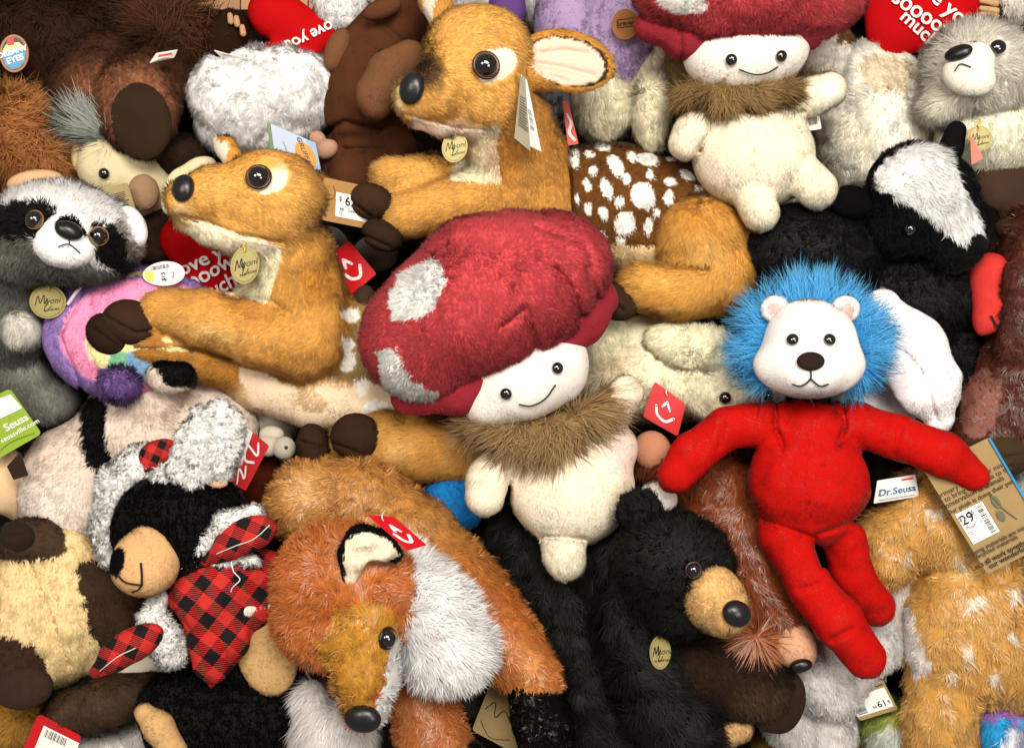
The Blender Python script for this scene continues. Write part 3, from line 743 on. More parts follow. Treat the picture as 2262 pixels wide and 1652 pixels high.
card(t, 'price_tag', [(716, 392, 408), (812, 412, 345), (812, 506, 335), (710, 486, 400)], 'b08550', [('r', .28, .28, 1.02, .85, 'f1f0ec'), ('t', '$', .38, .42, .16, 0, INK), ('t', '62', .60, .46, .30, 0, INK, .015),
     ('t', 'MI - Deer', .55, .66, .11, 0, '777777'), ('t', '15', .38, .76, .11, 0, '777777'), ('l', [(.05, .5), (.2, .45), (.25, .3), (.2, .15)], .015, '7a5a30')], mat='kraft')
def SMILE(tx, q, **k):
    o = SMILE_(tx, q, **k); a, b, z = q[0][0]*.45+q[1][0]*.45+q[3][0]*.1, q[0][1]*.45+q[1][1]*.45+q[3][1]*.1, q[0][2]
    tube('tag_string', [W(a, b+2, z+3), W(a-3, b-4, z+9), W(a-2, b-12, z+4), W(a+2, b-20, z-12)], 2.4, 'e4dcdc', 'nylon', tx, o)
    return o
SMILE_ = lambda tx, q, **k: card(tx, 'hang_tag', q, 'c8141c', [('l', [(.24, .54), (.34, .74), (.58, .80), (.78, .60)], .07, 'f4eeee'), ('l', [(.4, .46), (.5, .28)], .065, 'f4eeee'), ('l', [(.5, .28), (.62, .46)], .065, 'f4eeee')], rnd=.07, **k)
SMILE(t, [(710, 572, 250), (772, 533, 262), (832, 605, 262), (776, 652, 250)])

# ------------------------------------------------------------------ second mushroom doll, top
t = Toy('mushroom_doll', 'plush mushroom doll sitting upright, red cap cut off, one arm raised', 'plush toy', 1660, 300, 0, 'mushroom dolls')
mush_cap(t, [E(1650, -20, 400, 255, 120, 130, 0), E(1560, 10, 400, 140, 70, 100), E(1780, 0, 400, 120, 80, 100)], [dict(poly=[(1455, -40), (1560, -40), (1562, 10), (1545, 30), (1500, 32), (1460, 10)], c='efe8df')],
         [(1400, 20, -1, .6), (1650, 40, 0, 1), (1900, 20, 1, .5), (1650, -60, 0, -1)], lump=6)
t.soft('cap_underside', [C([(1440, 50, 375, 40), (1520, 75, 385, 52), (1650, 72, 390, 58), (1780, 55, 385, 50), (1860, 10, 375, 44)])], '8c2430', mat='felt', fur=dict(L=4, n=8, w=1.8, lift=.2, var=.08),  # same darkened red, brim shade put into the colour
       seams=[([(x, 20), (x+6, 130)], 5, 7) for x in (1500, 1570, 1625, 1690, 1760, 1815)], lump=5, lumpf=40)
t.soft('head', [E(1648, 128, 370, 132, 78, 90, 6), E(1575, 110, 370, 60, 46, 60), E(1725, 95, 370, 55, 42, 60)], 'ece5dc', fur=dict(L=4.5, n=22, w=1.7, lift=.2, clump=.1, curl=.2, var=.05), cell=5, k=30)
t.eye(1616, 132, 12, None); t.eye(1723, 124, 12, None)
t.line('mouth', [(1632, 152), (1665, 162), (1692, 159), (1716, 146)], 3, '1d1712', off=4)
t.soft('body', [E(1665, 345, 300, 134, 118, 112, 0), E(1650, 260, 300, 88, 60, 80), C([(1575, 245, 330, 40), (1530, 295, 340, 42), (1512, 318, 340, 36)]), C([(1740, 245, 325, 36), (1795, 213, 350, 40), (1832, 198, 355, 38)]),
                C([(1655, 415, 330, 44), (1680, 470, 352, 42)], L=1.2, k=8), C([(1770, 385, 330, 46), (1805, 418, 352, 45)], L=1.2, k=8)], 'eadfc8',
       [dict(ell=(1835, 205, 30, 35), c='efe8de', fade=.8)], fur=dict(L=6, n=20, w=1.8, lift=.22, clump=.12, var=.05, curl=.3), k=14,
       seams=[([(1570, 240), (1568, 290), (1545, 335)], 6, 8), ([(1745, 255), (1775, 245)], 5, 6)])
t.soft('fur_collar', [C([(1530, 205, 350, 28), (1590, 210, 375, 30), (1680, 212, 378, 30), (1740, 200, 365, 22)])], '8d7048',
       fur=dict(L=38, n=12, w=1.5, lift=.14, clump=.5, csize=28, seg=5, curl=.9, var=.22, tip='b89868', tipa=.6, comb=[(1530, 210, -.9, .5), (1580, 220, -.2, 1), (1640, 220, 1, .5), (1700, 215, 1, .2), (1750, 200, 1, .3)], lvar=.5))
card(t, 'price_tag', [(1775, 255, 330), (1808, 240, 340), (1815, 285, 320), (1785, 290, 315)], 'e8e6e0', [('b', .2, .2, .8, .7)], rnd=.1)

# ------------------------------------------------------------------ red and blue doll's place: a plain lion of the same size and colours
t = Toy('plush_lion', 'floppy red plush lion with bright blue mane and white face lying on its back', 'plush toy', 1790, 1050, 0)
RED = 'b81410'
t.soft('body', [E(1785, 1062, 385, 132, 122, 112), E(1790, 955, 380, 82, 75, 75), C([(1715, 930, 380, 46), (1600, 948, 395, 44), (1530, 1005, 400, 46), (1492, 1052, 400, 40)]),
    C([(1870, 930, 380, 48), (1980, 965, 405, 46), (2080, 1005, 415, 48), (2150, 1050, 412, 36)]), E(1785, 1150, 380, 98, 58, 80),
    C([(1735, 1185, 390, 58), (1785, 1285, 410, 48), (1850, 1375, 420, 52), (1912, 1452, 420, 44)]), C([(1865, 1190, 370, 50), (1880, 1260, 355, 44), (1938, 1345, 340, 40)])], RED, mat='velour',
    fur=dict(L=4.5, n=24, w=1.7, lift=.3, clump=.12, curl=.3, var=.05, tip='d43226', tipa=.3, comb=[(1790, 950, 0, 1), (1600, 960, -1, .4), (1500, 1040, -.6, 1), (2000, 980, 1, .4), (2150, 1060, 1, .6), (1790, 1250, .3, 1)]),
    seams=[([(1715, 890), (1712, 940), (1730, 985)], 6, 9), ([(1862, 890), (1868, 940), (1850, 985)], 6, 9), ([(1785, 960), (1780, 1060), (1790, 1150)], 3, 3), ([(1600, 935), (1590, 985)], 8, 6), ([(1990, 940), (1975, 1000)], 8, 6), ([(1810, 1290), (1770, 1300)], 9, 6), ([(1880, 1390), (1840, 1410)], 9, 6), ([(1690, 1150), (1790, 1185), (1890, 1150)], 6, 7), ([(1800, 1190), (1815, 1250)], 8, 9)], lump=4, k=16)
LK = [(1790+122*math.cos(a), 762+(96 if math.sin(a) < 0 else 95)*math.sin(a), 415, 34) for a in np.linspace(-1.2*math.pi, .2*math.pi, 15)]
t.soft('mane', [C(LK), E(1790, 745, 400, 105, 85, 50)], '3a9ddc', fur=dict(L=46, n=9, w=1.3, lift=.16, clump=.6, csize=30, seg=5, curl=.9, var=.16, tip='7cc6ec', tipa=.7, lvar=.5,
       comb=[(1790+150*math.cos(a), 765+140*math.sin(a), math.cos(a), math.sin(a)) for a in np.linspace(0, 6, 12)]))
t.soft('head', [E(1790, 752, 465, 100, 92, 80), E(1788, 805, 480, 122, 72, 75), E(1788, 822, 520, 66, 46, 48)], 'e9e5e3', fur=dict(L=4.5, n=24, w=1.7, lift=.2, clump=.1, curl=.2, var=.04), cell=5, lump=2)
t.eye(1752, 752, 12, None); t.eye(1830, 752, 12, None); t.ball('nose', 1790, 800, 24, 17, 12, '2a1c18', 'felt', .3)
t.line('mouth', [(1790, 812), (1790, 835), (1770, 850), (1752, 846)], 3, '1d1712', off=3); t.line('mouth', [(1790, 835), (1810, 850), (1828, 846)], 3, '1d1712', off=3)
for x, s in ((1712, -1), (1868, 1)): t.soft('ear', [E(x, 682, 465, 32, 30, 16)], 'ebe7e4', [dict(ell=(x, 685, 18, 17), c='e0b4ae', zmin=440)], fur=dict(L=5, n=20, w=1.7, lift=.4, var=.05), cell=4)
card(t, 'sewn_label', [(1938, 1062, 360), (2022, 1048, 350), (2030, 1096, 340), (1930, 1112, 350)], 'eeecec', [('t', 'Dr.Seuss', .5, .55, .42, 0, '1c6a94', .015), ('r', .62, .08, .92, .16, 'd84848'), ('r', .1, .86, .9, .89, '888888')], rnd=.03, curl=3)
card(t, 'price_tag', [(2040, 1037, 405), (2185, 966, 405), (2320, 1197, 415), (2181, 1268, 415)], '9c8258', [
    ('t', 'A primary focus of our mission', .5, .25, .06, 0, '3b3022'), ('t', 'is to bring awareness to the', .5, .30, .06, 0, '3b3022'), ('t', 'conservation of animals', .42, .35, .06, 0, '3b3022'),
    ('t', 'Our plush is doing their part', .48, .41, .055, 0, '3b3022'), ('r', .045, .445, .46, .73, 'f1f1ef'),
    ('t', '$', .07, .50, .06, 0, INK), ('t', '29', .16, .52, .12, 0, INK, .012), ('t', '95', .245, .49, .055, 0, INK), ('t', 'Plush - 1', .2, .59, .045, 0, '777777'), ('t', '12', .09, .64, .045, 0, '777777'),
    ('b', .34, .47, .42, .71, 1), ('e', .62, .5, .05, .06, '66684c'), ('e', .58, .62, .05, .05, '66684c'), ('l', [(.75, .7), (.66, .58), (.6, .44)], .008, '50523a'),
    ('t', 'Shipping materials are made from', .46, .79, .055, 0, '3b3022'), ('t', 'recycled materials', .3, .83, .055, 0, '3b3022'), ('t', "Let's all work together to sustain", .5, .90, .06, 0, '2a2118', .02), ('t', 'our wonderful planet.', .5, .945, .06, 0, '2a2118', .02), ('r', .97, 0, 1.0, 1, '2a8ac0')], mat='kraft', rnd=.03)

# ------------------------------------------------------------------ fox
t = Toy('plush_fox', 'orange plush fox with white cheek ruff, golden snout and black paws, head hanging down', 'plush toy', 850, 1350, 0)
FX = dict(L=19, n=13, w=2.1, lift=.3, clump=.5, csize=20, seg=3, curl=.7, var=.16)
t.soft('body', [C([(690, 1110, 290, 95), (800, 1115, 300, 110), (915, 1215, 300, 112), (1020, 1320, 290, 102), (1050, 1370, 290, 90)]), C([(1070, 1370, 300, 96), (1125, 1430, 325, 78), (1178, 1490, 335, 60)], c='b8662c'),
    C([(930, 1540, 330, 70), (960, 1640, 340, 80)], c='a8582c')], 'b47c3e', [dict(ell=(1030, 1330, 150, 180), c='b8672f', fade=.8), dict(ell=(680, 1080, 90, 60), c='d2a062', fade=.7), dict(ell=(1160, 1470, 40, 70), c='c8854a', fade=.7)],
    mat='silky', fur=dict(FX, L=14, tip='dca664', tipa=.45, comb=[(680, 1080, -1, .2), (800, 1080, 0, 1), (950, 1150, .6, 1), (1050, 1300, .5, 1), (1150, 1440, .6, 1), (950, 1600, -.2, 1)]), lump=6)
t.soft('head', [E(765, 1298, 470, 162, 138, 118, -8), E(740, 1370, 460, 130, 100, 100), C([(795, 1400, 500, 86), (808, 1490, 512, 66), (806, 1555, 508, 48)])], 'b8622a',
    [dict(poly=[(705, 1440), (745, 1350), (840, 1330), (884, 1385), (862, 1440), (850, 1500), (825, 1560), (790, 1600), (760, 1580), (735, 1510)], c='bf8832', L=.75, rag=2.5),
     dict(poly=[(864, 1425), (930, 1380), (940, 1560), (870, 1640), (780, 1640), (770, 1602), (800, 1605), (832, 1560), (852, 1500)], c='f6f3f0', L=.8),
     dict(ell=(800, 1260, 60, 60), c='c67a38', fade=.8, a=.7)],
    mat='silky', fur=dict(FX, L=18, w=1.8, n=15, comb=[(760, 1200, 0, -1), (640, 1280, -1, .3), (680, 1400, -.6, 1), (800, 1330, -.2, -1), (800, 1450, -.1, -1), (880, 1300, .9, -.4), (850, 1560, .1, -1)], tip='dc9450', tipa=.4), lump=6)
t.eye(850, 1408, 21, '1a0e08'); t.ball('nose', 803, 1584, 33, 25, 18, '141416', 'vinyl', .35)
t.soft('cheek_ruff', [E(950, 1340, 440, 86, 110, 80, 15), E(985, 1430, 430, 92, 88, 80, -15), E(900, 1260, 440, 34, 60, 45, 20)], 'ecebee', mat='silky',
    fur=dict(L=30, n=12, w=2.2, lift=.32, clump=.6, csize=20, seg=3, curl=.5, var=.07, comb=[(900, 1250, .4, -1), (960, 1300, 1, .1), (1040, 1380, 1, .2), (1000, 1480, .7, .8), (920, 1500, 0, 1), (900, 1400, 1, .3)]), lump=6)
t.soft('ear', [C([(772, 1278, 560, 18), (780, 1225, 575, 32), (800, 1196, 580, 36), (842, 1204, 570, 32), (872, 1222, 555, 18)], flat=.6), C([(792, 1280, 600, 8), (806, 1235, 608, 24), (840, 1225, 600, 22)], sub=1, k=8)], '0e0a0a', [dict(poly=[(764, 1300), (758, 1235), (766, 1190), (800, 1172), (848, 1184), (885, 1225), (850, 1242), (822, 1250), (800, 1300)], c='ecdcc2', L=.6, zmin=540, rag=.5)],
    fur=dict(L=6, n=20, w=1.8, lift=.4, var=.06), cell=4)
t.soft('chest', [E(735, 1640, 380, 90, 95, 70), E(690, 1560, 360, 40, 60, 40)], 'd9d6d4', fur=dict(L=34, n=10, w=1.6, lift=.12, clump=.5, seg=4, curl=.4, var=.1, comb=[(735, 1600, -.2, 1)]))
t.soft('paw', [C([(1178, 1530, 345, 50), (1200, 1595, 350, 66), (1208, 1670, 330, 62)])], '0c0a0b', mat='sparkle', fur=dict(L=7, n=16, w=1.5, lift=.3, clump=.5, curl=.9, var=.3, comb=[(1190, 1580, .2, 1)]), lump=8, lumpf=45)
t.soft('paw', [E(1010, 1660, 350, 60, 26, 50)], '0e0c0d', mat='sparkle', fur=dict(L=9, n=14, w=1.9, lift=.3), cell=6)
SMILE(t, [(812, 1138, 600), (870, 1142, 596), (942, 1204, 570), (900, 1216, 570)])

# ------------------------------------------------------------------ black bear with tan muzzle
t = Toy('plush_bear', 'long haired black plush bear with tan muzzle and oval gold tag on its chest', 'plush toy', 1400, 1380, 0, 'plush bears')
BK = dict(L=30, n=10, w=2.0, lift=.2, clump=.5, csize=26, seg=4, curl=.8, var=.3, tip='24221c', tipa=.5)
t.soft('body', [C([(1160, 1180, 160, 100), (1250, 1330, 170, 120), (1340, 1480, 170, 150), (1370, 1620, 170, 150)]), C([(1380, 1250, 240, 110), (1420, 1380, 270, 120)]), C([(1430, 1480, 320, 90), (1500, 1600, 330, 95)]), C([(1300, 1230, 260, 60), (1400, 1180, 280, 80)])], '0a0908',
    mat='inky', fur=dict(BK, comb=[(1150, 1180, -.3, 1), (1300, 1400, .2, 1), (1400, 1600, .6, 1), (1500, 1500, .8, .6)]), lump=10, lumpf=60, cell=8)
t.soft('head', [E(1490, 1245, 430, 130, 112, 100, -20), E(1520, 1330, 420, 100, 80, 85)], '0b0a09', mat='inky', fur=dict(BK, L=15, n=13, seg=2, comb=[(1500, 1160, .2, -1), (1420, 1250, -1, .4), (1440, 1350, -.8, 1), (1600, 1200, 1, -.3)]))
t.eye(1530, 1258, 17, '1e0f08')
t.soft('muzzle', [E(1580, 1325, 490, 68, 74, 55, 25), E(1610, 1355, 510, 42, 46, 40), C([(1565, 1285, 480, 40), (1555, 1265, 470, 18)])], 'd8b076', [dict(ell=(1580, 1290, 50, 50), c='dcb478', fade=.8)], fur=dict(L=7, n=20, w=1.8, lift=.35, clump=.2, curl=.4, var=.08, comb=[(1580, 1300, -.4, -1), (1600, 1400, -.5, 1), (1530, 1360, -1, .3)]), cell=5)
t.ball('nose', 1625, 1354, 27, 23, 17, '121214', 'vinyl', .35, rot=-25); t.line('mouth', [(1612, 1384), (1608, 1400), (1590, 1402)], 2.5, '6a4a28', off=4)
t.soft('ear', [E(1412, 1132, 440, 52, 48, 30, 20)], '0d0c0b', fur=dict(BK, L=14, seg=2, comb=[(1412, 1132, -.2, -1)]), cell=5)
t.soft('arm', [C([(1540, 1470, 310, 90), (1640, 1500, 325, 84), (1690, 1520, 325, 66)])], '2b1c12', [dict(ell=(1680, 1560, 90, 70), c='5a442e', fade=.9)], fur=dict(L=14, n=13, w=2.0, lift=.25, clump=.35, curl=.5, var=.2, comb=[(1640, 1500, .4, 1)]))
t.soft('paw_pad', [E(1738, 1550, 335, 40, 66, 34, -12), E(1700, 1580, 325, 40, 36, 30)], '2c1c14', mat='felt', fur=dict(L=3, n=10, w=1.6, lift=.3), cell=5)
t.soft('foot', [C([(1490, 1650, 330, 30), (1560, 1632, 340, 34), (1640, 1612, 330, 22)])], 'c8a274', fur=dict(L=8, n=16, w=1.8), cell=5)
MIY(t, [(1436, 1402, 420), (1484, 1405, 420), (1480, 1480, 410), (1434, 1476, 410)])

# ------------------------------------------------------------------ bear in plaid
t = Toy('plush_bear', 'black plush bear with tan snout in red and black plaid jacket and white fleece hood', 'plush toy', 440, 1320, 0, 'plush bears')
t.soft('body', [E(398, 1165, 370, 152, 135, 108, 20), E(545, 1430, 300, 110, 130, 70), C([(420, 1560, 290, 90), (540, 1600, 300, 105), (640, 1560, 290, 80)]), C([(500, 1290, 300, 90), (560, 1400, 290, 90)]), C([(380, 1570, 310, 78), (420, 1640, 310, 90)])], '070607',
    fur=dict(L=7, n=15, w=2.0, lift=.3, clump=.4, curl=.6, var=.35, tip='1e1c1c', tipa=.4), lump=4)
t.soft('muzzle', [E(322, 1240, 450, 74, 70, 56, 0), E(316, 1262, 460, 62, 50, 50), C([(335, 1190, 440, 36), (345, 1175, 430, 24)])], 'd2a878', [dict(poly=[(240, 1225), (262, 1205), (276, 1215), (274, 1250), (256, 1278), (240, 1262)], c='0d0b0b', rag=.2)], fur=dict(L=4, n=20, w=1.7, lift=.4, clump=.1, curl=.4, var=.07), cell=5)
t.line('mouth', [(312, 1243), (314, 1270), (314, 1290)], 4, '120d0a', off=2.5); t.line('mouth', [(262, 1268), (280, 1284), (314, 1290)], 3.5, '120d0a', off=2.5); t.line('mouth', [(314, 1290), (305, 1300), (292, 1304)], 3, '120d0a', off=2.5)
SH = dict(L=8, n=14, w=3.4, lift=.55, clump=.95, csize=9, curl=1.0, var=.04)
t.soft('hood', [E(455, 985, 440, 98, 66, 30, 52), E(494, 990, 432, 34, 76, 26, 0), E(470, 930, 436, 50, 36, 26, 20), E(405, 1045, 410, 72, 30, 30, 12), C([(310, 1030, 360, 50), (268, 1070, 350, 50), (250, 1150, 330, 45), (248, 1215, 320, 36)])], 'f2efec', fur=SH, lump=5, lumpf=16, cell=5)
t.soft('hood_patch', [E(352, 1000, 385, 46, 30, 26, 15), E(335, 1030, 385, 20, 26, 20)], '8a1414', mat='plaid', pat=(25, 34), cell=5)
t.soft('inner_ear', [E(482, 1066, 440, 22, 12, 12, 0)], 'd8a880', mat='felt', cell=4)
t.soft('jacket', [C([(425, 1305, 380, 55), (500, 1275, 385, 70), (580, 1270, 370, 60)]), C([(470, 1330, 390, 84), (490, 1400, 392, 66), (472, 1470, 390, 36), (465, 1512, 385, 12)]), E(560, 1330, 370, 60, 50, 50)], '8a1414', mat='plaid', pat=(38, 58), cell=5, lump=8, lumpf=42,
    seams=[([(440, 1280), (490, 1400), (505, 1480)], 3, 4), ([(390, 1330), (440, 1440), (465, 1510)], 5, 4)])
t.soft('cuff', [C([(422, 1246, 425, 13), (455, 1200, 435, 19), (500, 1155, 440, 24), (560, 1132, 440, 18)]), C([(480, 1238, 425, 14), (560, 1236, 430, 14)])], 'f4f1ee', fur=SH, cell=5, lump=3, lumpf=14)
t.soft('mitten', [E(548, 1182, 455, 66, 40, 38, 22), C([(500, 1210, 445, 30), (455, 1235, 430, 16)])], '8a1414', mat='plaid', pat=(25, 52), cell=5)
t.line('stitching', [(480, 1222), (520, 1205), (560, 1190), (595, 1160)], 1.8, 'e8e0d8', off=1)
t.soft('cuff', [E(362, 1412, 410, 40, 44, 38), C([(352, 1320, 400, 20), (335, 1365, 400, 26), (380, 1440, 395, 36)])], 'f4f1ee', fur=SH, cell=5, lump=3, lumpf=14)
t.soft('mitten', [E(292, 1425, 440, 76, 38, 36, 28), C([(250, 1455, 430, 28), (214, 1482, 425, 16)])], '8a1414', mat='plaid', pat=(25, 52), cell=5)
t.line('stitching', [(222, 1480), (260, 1450), (300, 1430)], 1.8, 'e8e0d8', off=1)
t.soft('foot_pad', [E(590, 1445, 365, 66, 92, 26, 15), E(570, 1400, 362, 52, 60, 24)], 'c6a06e', fur=dict(L=4, n=18, w=1.7, lift=.4, var=.06), cell=5)
t.soft('shirt_hem', [C([(515, 1335, 400, 10), (545, 1345, 405, 15), (600, 1335, 395, 14)])], 'e0d8c8', fur=dict(L=4, n=18, w=1.7), cell=4)
t.soft('foot_pad', [C([(320, 1575, 385, 22), (350, 1605, 390, 32), (385, 1660, 390, 30)])], 'c6a06e', fur=dict(L=4, n=18, w=1.7, lift=.4, var=.06), cell=5)
card(t, 'hang_tag', [(595, 985, 330), (543, 1084, 330), (500, 1062, 350), (528, 930, 350)], 'b81018', [('r', .0, .55, .62, 1.0, 'e8e4e4'), ('l', [(.1, .3), (.3, .2), (.25, .6), (.5, .5), (.45, .2)], .06, 'f2eeee'), ('l', [(.6, .4), (.8, .3), (.7, .6), (.95, .5)], .06, 'f2eeee'), ('b', .25, .62, .4, .95)], rnd=.04)
q_ = [W(*p) for p in [(511, 1240, 452), (516, 1262, 455), (530, 1280, 450), (512, 1300, 445), (508, 1330, 430)]]
tube('thread_loop', q_, 2.2, 'e8e8e8', 'nylon', t)
# ------------------------------------------------------------------ the toys round about and behind
SHORT = dict(L=6, n=16, w=1.9, lift=.2, clump=.2, curl=.4, var=.07)
VEL = dict(L=3.2, n=16, w=1.6, lift=.2, clump=.1, curl=.4, var=.07)
MED = dict(L=13, n=14, w=2.0, lift=.2, clump=.22, curl=.5, var=.1)
LONG = dict(L=26, n=10, w=2.0, lift=.18, clump=.5, csize=22, seg=3, curl=.7, var=.12)
def simple(name, label, cat, body, col, fur, paint=(), mat='plush', group=None, part='body', **k):
    p = body[0]; ctr = (bbox(p)[0]+bbox(p)[1])/2; u, v = UV(ctr[None])[0]
    t = Toy(name, label, cat, float(u), float(v), 0, group)
    t.soft(part, body, col, paint, mat=mat, fur=fur, **k); return t

# badger, right
t = simple('plush_badger', 'glossy black plush badger with broad white blaze down its face and small black ears', 'plush toy',
    [E(1790, 560, 260, 165, 112, 120, 5), E(2040, 640, 230, 150, 120, 110), C([(2150, 680, 220, 70), (2110, 760, 220, 60), (2090, 880, 200, 55)])], '0c0c0d',
    dict(MED, L=14, clump=.6, csize=14, curl=1.0, w=1.6, var=.3, tip='1c1c20', tipa=.4, comb=[(1700, 520, -1, .3), (1900, 520, .3, 1), (2050, 640, .4, 1)]), mat='inky', lump=6, cell=7)
t.soft('head', [E(2040, 430, 350, 128, 110, 95, -30), E(2105, 520, 360, 75, 78, 65), E(1990, 490, 330, 80, 80, 70)], '0c0c0e',
    [dict(poly=[(1926, 392), (1960, 350), (2011, 322), (2079, 314), (2100, 357), (2124, 407), (2150, 450), (2168, 508), (2163, 525), (2113, 532), (2052, 478), (1990, 445), (1935, 420)], c='f8f7f9', L=2.0)],
    mat='plush', fur=dict(MED, L=9, csize=12, var=.2, tip='1c1c20', tipa=.3, comb=[(1950, 400, 1, -.2), (2050, 400, .6, 1), (2130, 520, .5, 1), (2000, 540, -.3, 1)]), lump=3)
t.eye(2010, 505, 12, None)
t.soft('ear', [E(1872, 442, 350, 40, 30, 22, 10), C([(1880, 450, 345, 28), (1920, 455, 340, 26)])], '0e0c0e', fur=VEL, cell=4)
t.soft('ear', [C([(2100, 330, 350, 28), (2112, 290, 345, 22)])], '131113', fur=VEL, cell=4)
t.soft('nose', [E(2155, 535, 400, 26, 20, 22, -30)], '0a090a', mat='felt', cell=4)

# heart cushions
def heart(u, v, w, h, rot, z, label, texts, tcol='e8e0e0', col='b01014', name='heart_cushion', thick=45):
    a = math.radians(rot); R_ = lambda x, y: (u+x*math.cos(a)+y*math.sin(a), v-x*math.sin(a)+y*math.cos(a))
    def P(x, y, r): q = R_(x, y); return (q[0], q[1], z, r)
    body = [C([P(-.26*w, -.2*h, .25*w), P(0, .28*h, .16*w)], flat=thick/(.25*w)), C([P(.26*w, -.2*h, .25*w), P(0, .28*h, .16*w)], flat=thick/(.25*w)), C([P(0, .1*h, .2*w), P(0, .42*h, .06*w)], flat=thick/(.2*w))]
    t = simple(name, label, 'cushion', body, col, dict(VEL, L=3.5), group='red heart cushions', k=12, part='cushion')
    if texts: t.lettering('embroidery', texts, tcol, off=6, bold=.02)
    return t
heart(440, 600, 230, 230, 75, 205, 'red heart cushion with white lettering under the chin of the left fawn', [('love y', 440, 580, 44, 26), ('soooow', 447, 610, 44, 28), ('much', 478, 636, 42, 27)])
heart(650, 85, 230, 200, 95, 190, 'red heart cushion above the fluffy white toy', [('Love you', 690, 78, 34, 205)])
heart(2010, 15, 330, 240, -35, 215, 'bright red heart cushion beside the polar bear cub at the top edge', [('ve you', 2096, 20, 50, -40), ('soooow', 2042, 36, 48, -34), ('much', 2030, 64, 44, -42)])
t = heart(2208, 660, 180, 190, -30, 322, 'coral red heart held against the dark brown moose', [('LO', 2212, 702, 36, 25)], '160c0c', 'cc3a36')

# moose, right edge
t = simple('plush_moose', 'reddish brown shaggy plush moose with felt antler and dark hoof at the right edge', 'plush toy',
    [E(2272, 600, 320, 62, 150, 100), C([(2262, 620, 370, 50), (2240, 760, 330, 40)]), E(2240, 850, 260, 95, 170, 110, -10), C([(2180, 880, 280, 60), (2165, 960, 285, 60)])], '4b271e',
    dict(MED, L=15, clump=.7, csize=15, curl=1.0, var=.25, tip='8a5040', tipa=.5), [dict(ell=(2165, 890, 45, 80, -10), c='84554a', L=.5)], mat='silky', lump=8)
t.soft('antler', [E(2215, 405, 290, 60, 62, 26, 20), E(2185, 370, 290, 34, 44, 24, 20), E(2245, 340, 290, 34, 44, 24, -10), E(2250, 460, 280, 50, 40, 30)], '3f2d22', mat='felt', fur=dict(VEL, L=2.5), k=8, cell=5)
t.soft('hoof', [E(2200, 1000, 300, 85, 52, 60, -5)], '3b2e1c', mat='felt', fur=dict(VEL, L=3, var=.2, tip='5c4c30', tipa=.5), seams=[([(2120, 1000), (2200, 1012), (2270, 1005)], 4, 6)], cell=5)
t.soft('snout', [E(2245, 505, 300, 46, 30, 40)], '3a2620', mat='felt', fur=VEL, cell=5)

# white rabbit ear
t = simple('plush_rabbit', 'white plush rabbit with one long ear lying out behind the blue mane', 'plush toy',
    [C([(1950, 690, 330, 50), (2000, 760, 345, 82), (2045, 850, 350, 72), (2070, 920, 340, 34)], flat=.5), E(1930, 900, 200, 90, 90, 80)], 'eae7ea', dict(SHORT, comb=[(2000, 700, .4, 1)]),
    seams=[([(1990, 770), (2040, 830), (2068, 930)], 6, 8)], lump=3)
# cream lamb, middle
t = simple('plush_lamb', 'pale cream plush lamb lying on its side, one floppy ear over its head', 'plush toy',
    [E(1440, 815, 190, 185, 120, 100), E(1610, 850, 240, 120, 90, 90), E(1660, 905, 250, 62, 45, 45)], 'f0e6ca', dict(MED, L=9, comb=[(1400, 750, -1, .4), (1650, 850, 1, .2), (1500, 950, 0, 1)]),
    [dict(ell=(1665, 910, 60, 50), c='e8c8b4', fade=.7), dict(ell=(1350, 800, 80, 90), c='d8c8ac', fade=.8)], lump=5, seams=[([(1560, 820), (1600, 800), (1650, 805)], 8, 8)])
t.eye(1602, 878, 13, None); t.eye(1693, 872, 12, None)
t.soft('ear', [E(1530, 765, 285, 110, 52, 34, -12), E(1600, 785, 290, 62, 46, 34, -20)], 'efe4c6', fur=dict(MED, L=12, comb=[(1450, 760, -1, .3), (1550, 740, .2, -1), (1620, 810, .6, 1)]), lump=4)
t.soft('paw', [E(1340, 760, 230, 60, 70, 50)], 'ece0c2', fur=MED)
SMILE(t, [(1446, 842, 300), (1515, 893, 300), (1497, 964, 300), (1420, 920, 300)])

# orang-utan and reddish bear
t = simple('plush_monkey', 'small plush monkey with peach face and reddish brown hair between lamb and red arm', 'plush toy',
    [E(1490, 1050, 265, 62, 52, 56), C([(1420, 1035, 270, 18), (1470, 1030, 290, 22)]), E(1550, 1150, 200, 110, 110, 80)], '6a341e', dict(LONG, L=22, tip='8a4c2a', tipa=.5, var=.2))
t.soft('face', [E(1440, 995, 285, 42, 44, 34, 20)], 'c48a6c', fur=dict(VEL, L=4), cell=4)
t = simple('plush_bear', 'reddish brown shaggy plush bear with peach muzzle pointing down, beside the red legs', 'plush toy',
    [C([(1590, 1090, 240, 100), (1660, 1230, 260, 110), (1690, 1340, 280, 92), (1700, 1400, 290, 75)]), E(1700, 1150, 200, 100, 120, 90)], '7c3c1e',
    dict(LONG, L=20, mott=.2, tip='9a5028', tipa=.4, var=.18, comb=[(1600, 1100, -.2, 1), (1700, 1300, .3, 1)]), mat='silky', group='plush bears', lump=8)
t.soft('muzzle', [E(1748, 1420, 345, 48, 50, 40, -40), E(1770, 1445, 345, 30, 32, 28)], 'd0a082', fur=dict(SHORT, comb=[(1700, 1380, 1, 1)]), cell=5)
t.ball('nose', 1768, 1466, 22, 14, 12, '0c0a0a', 'vinyl', .3, rot=15)
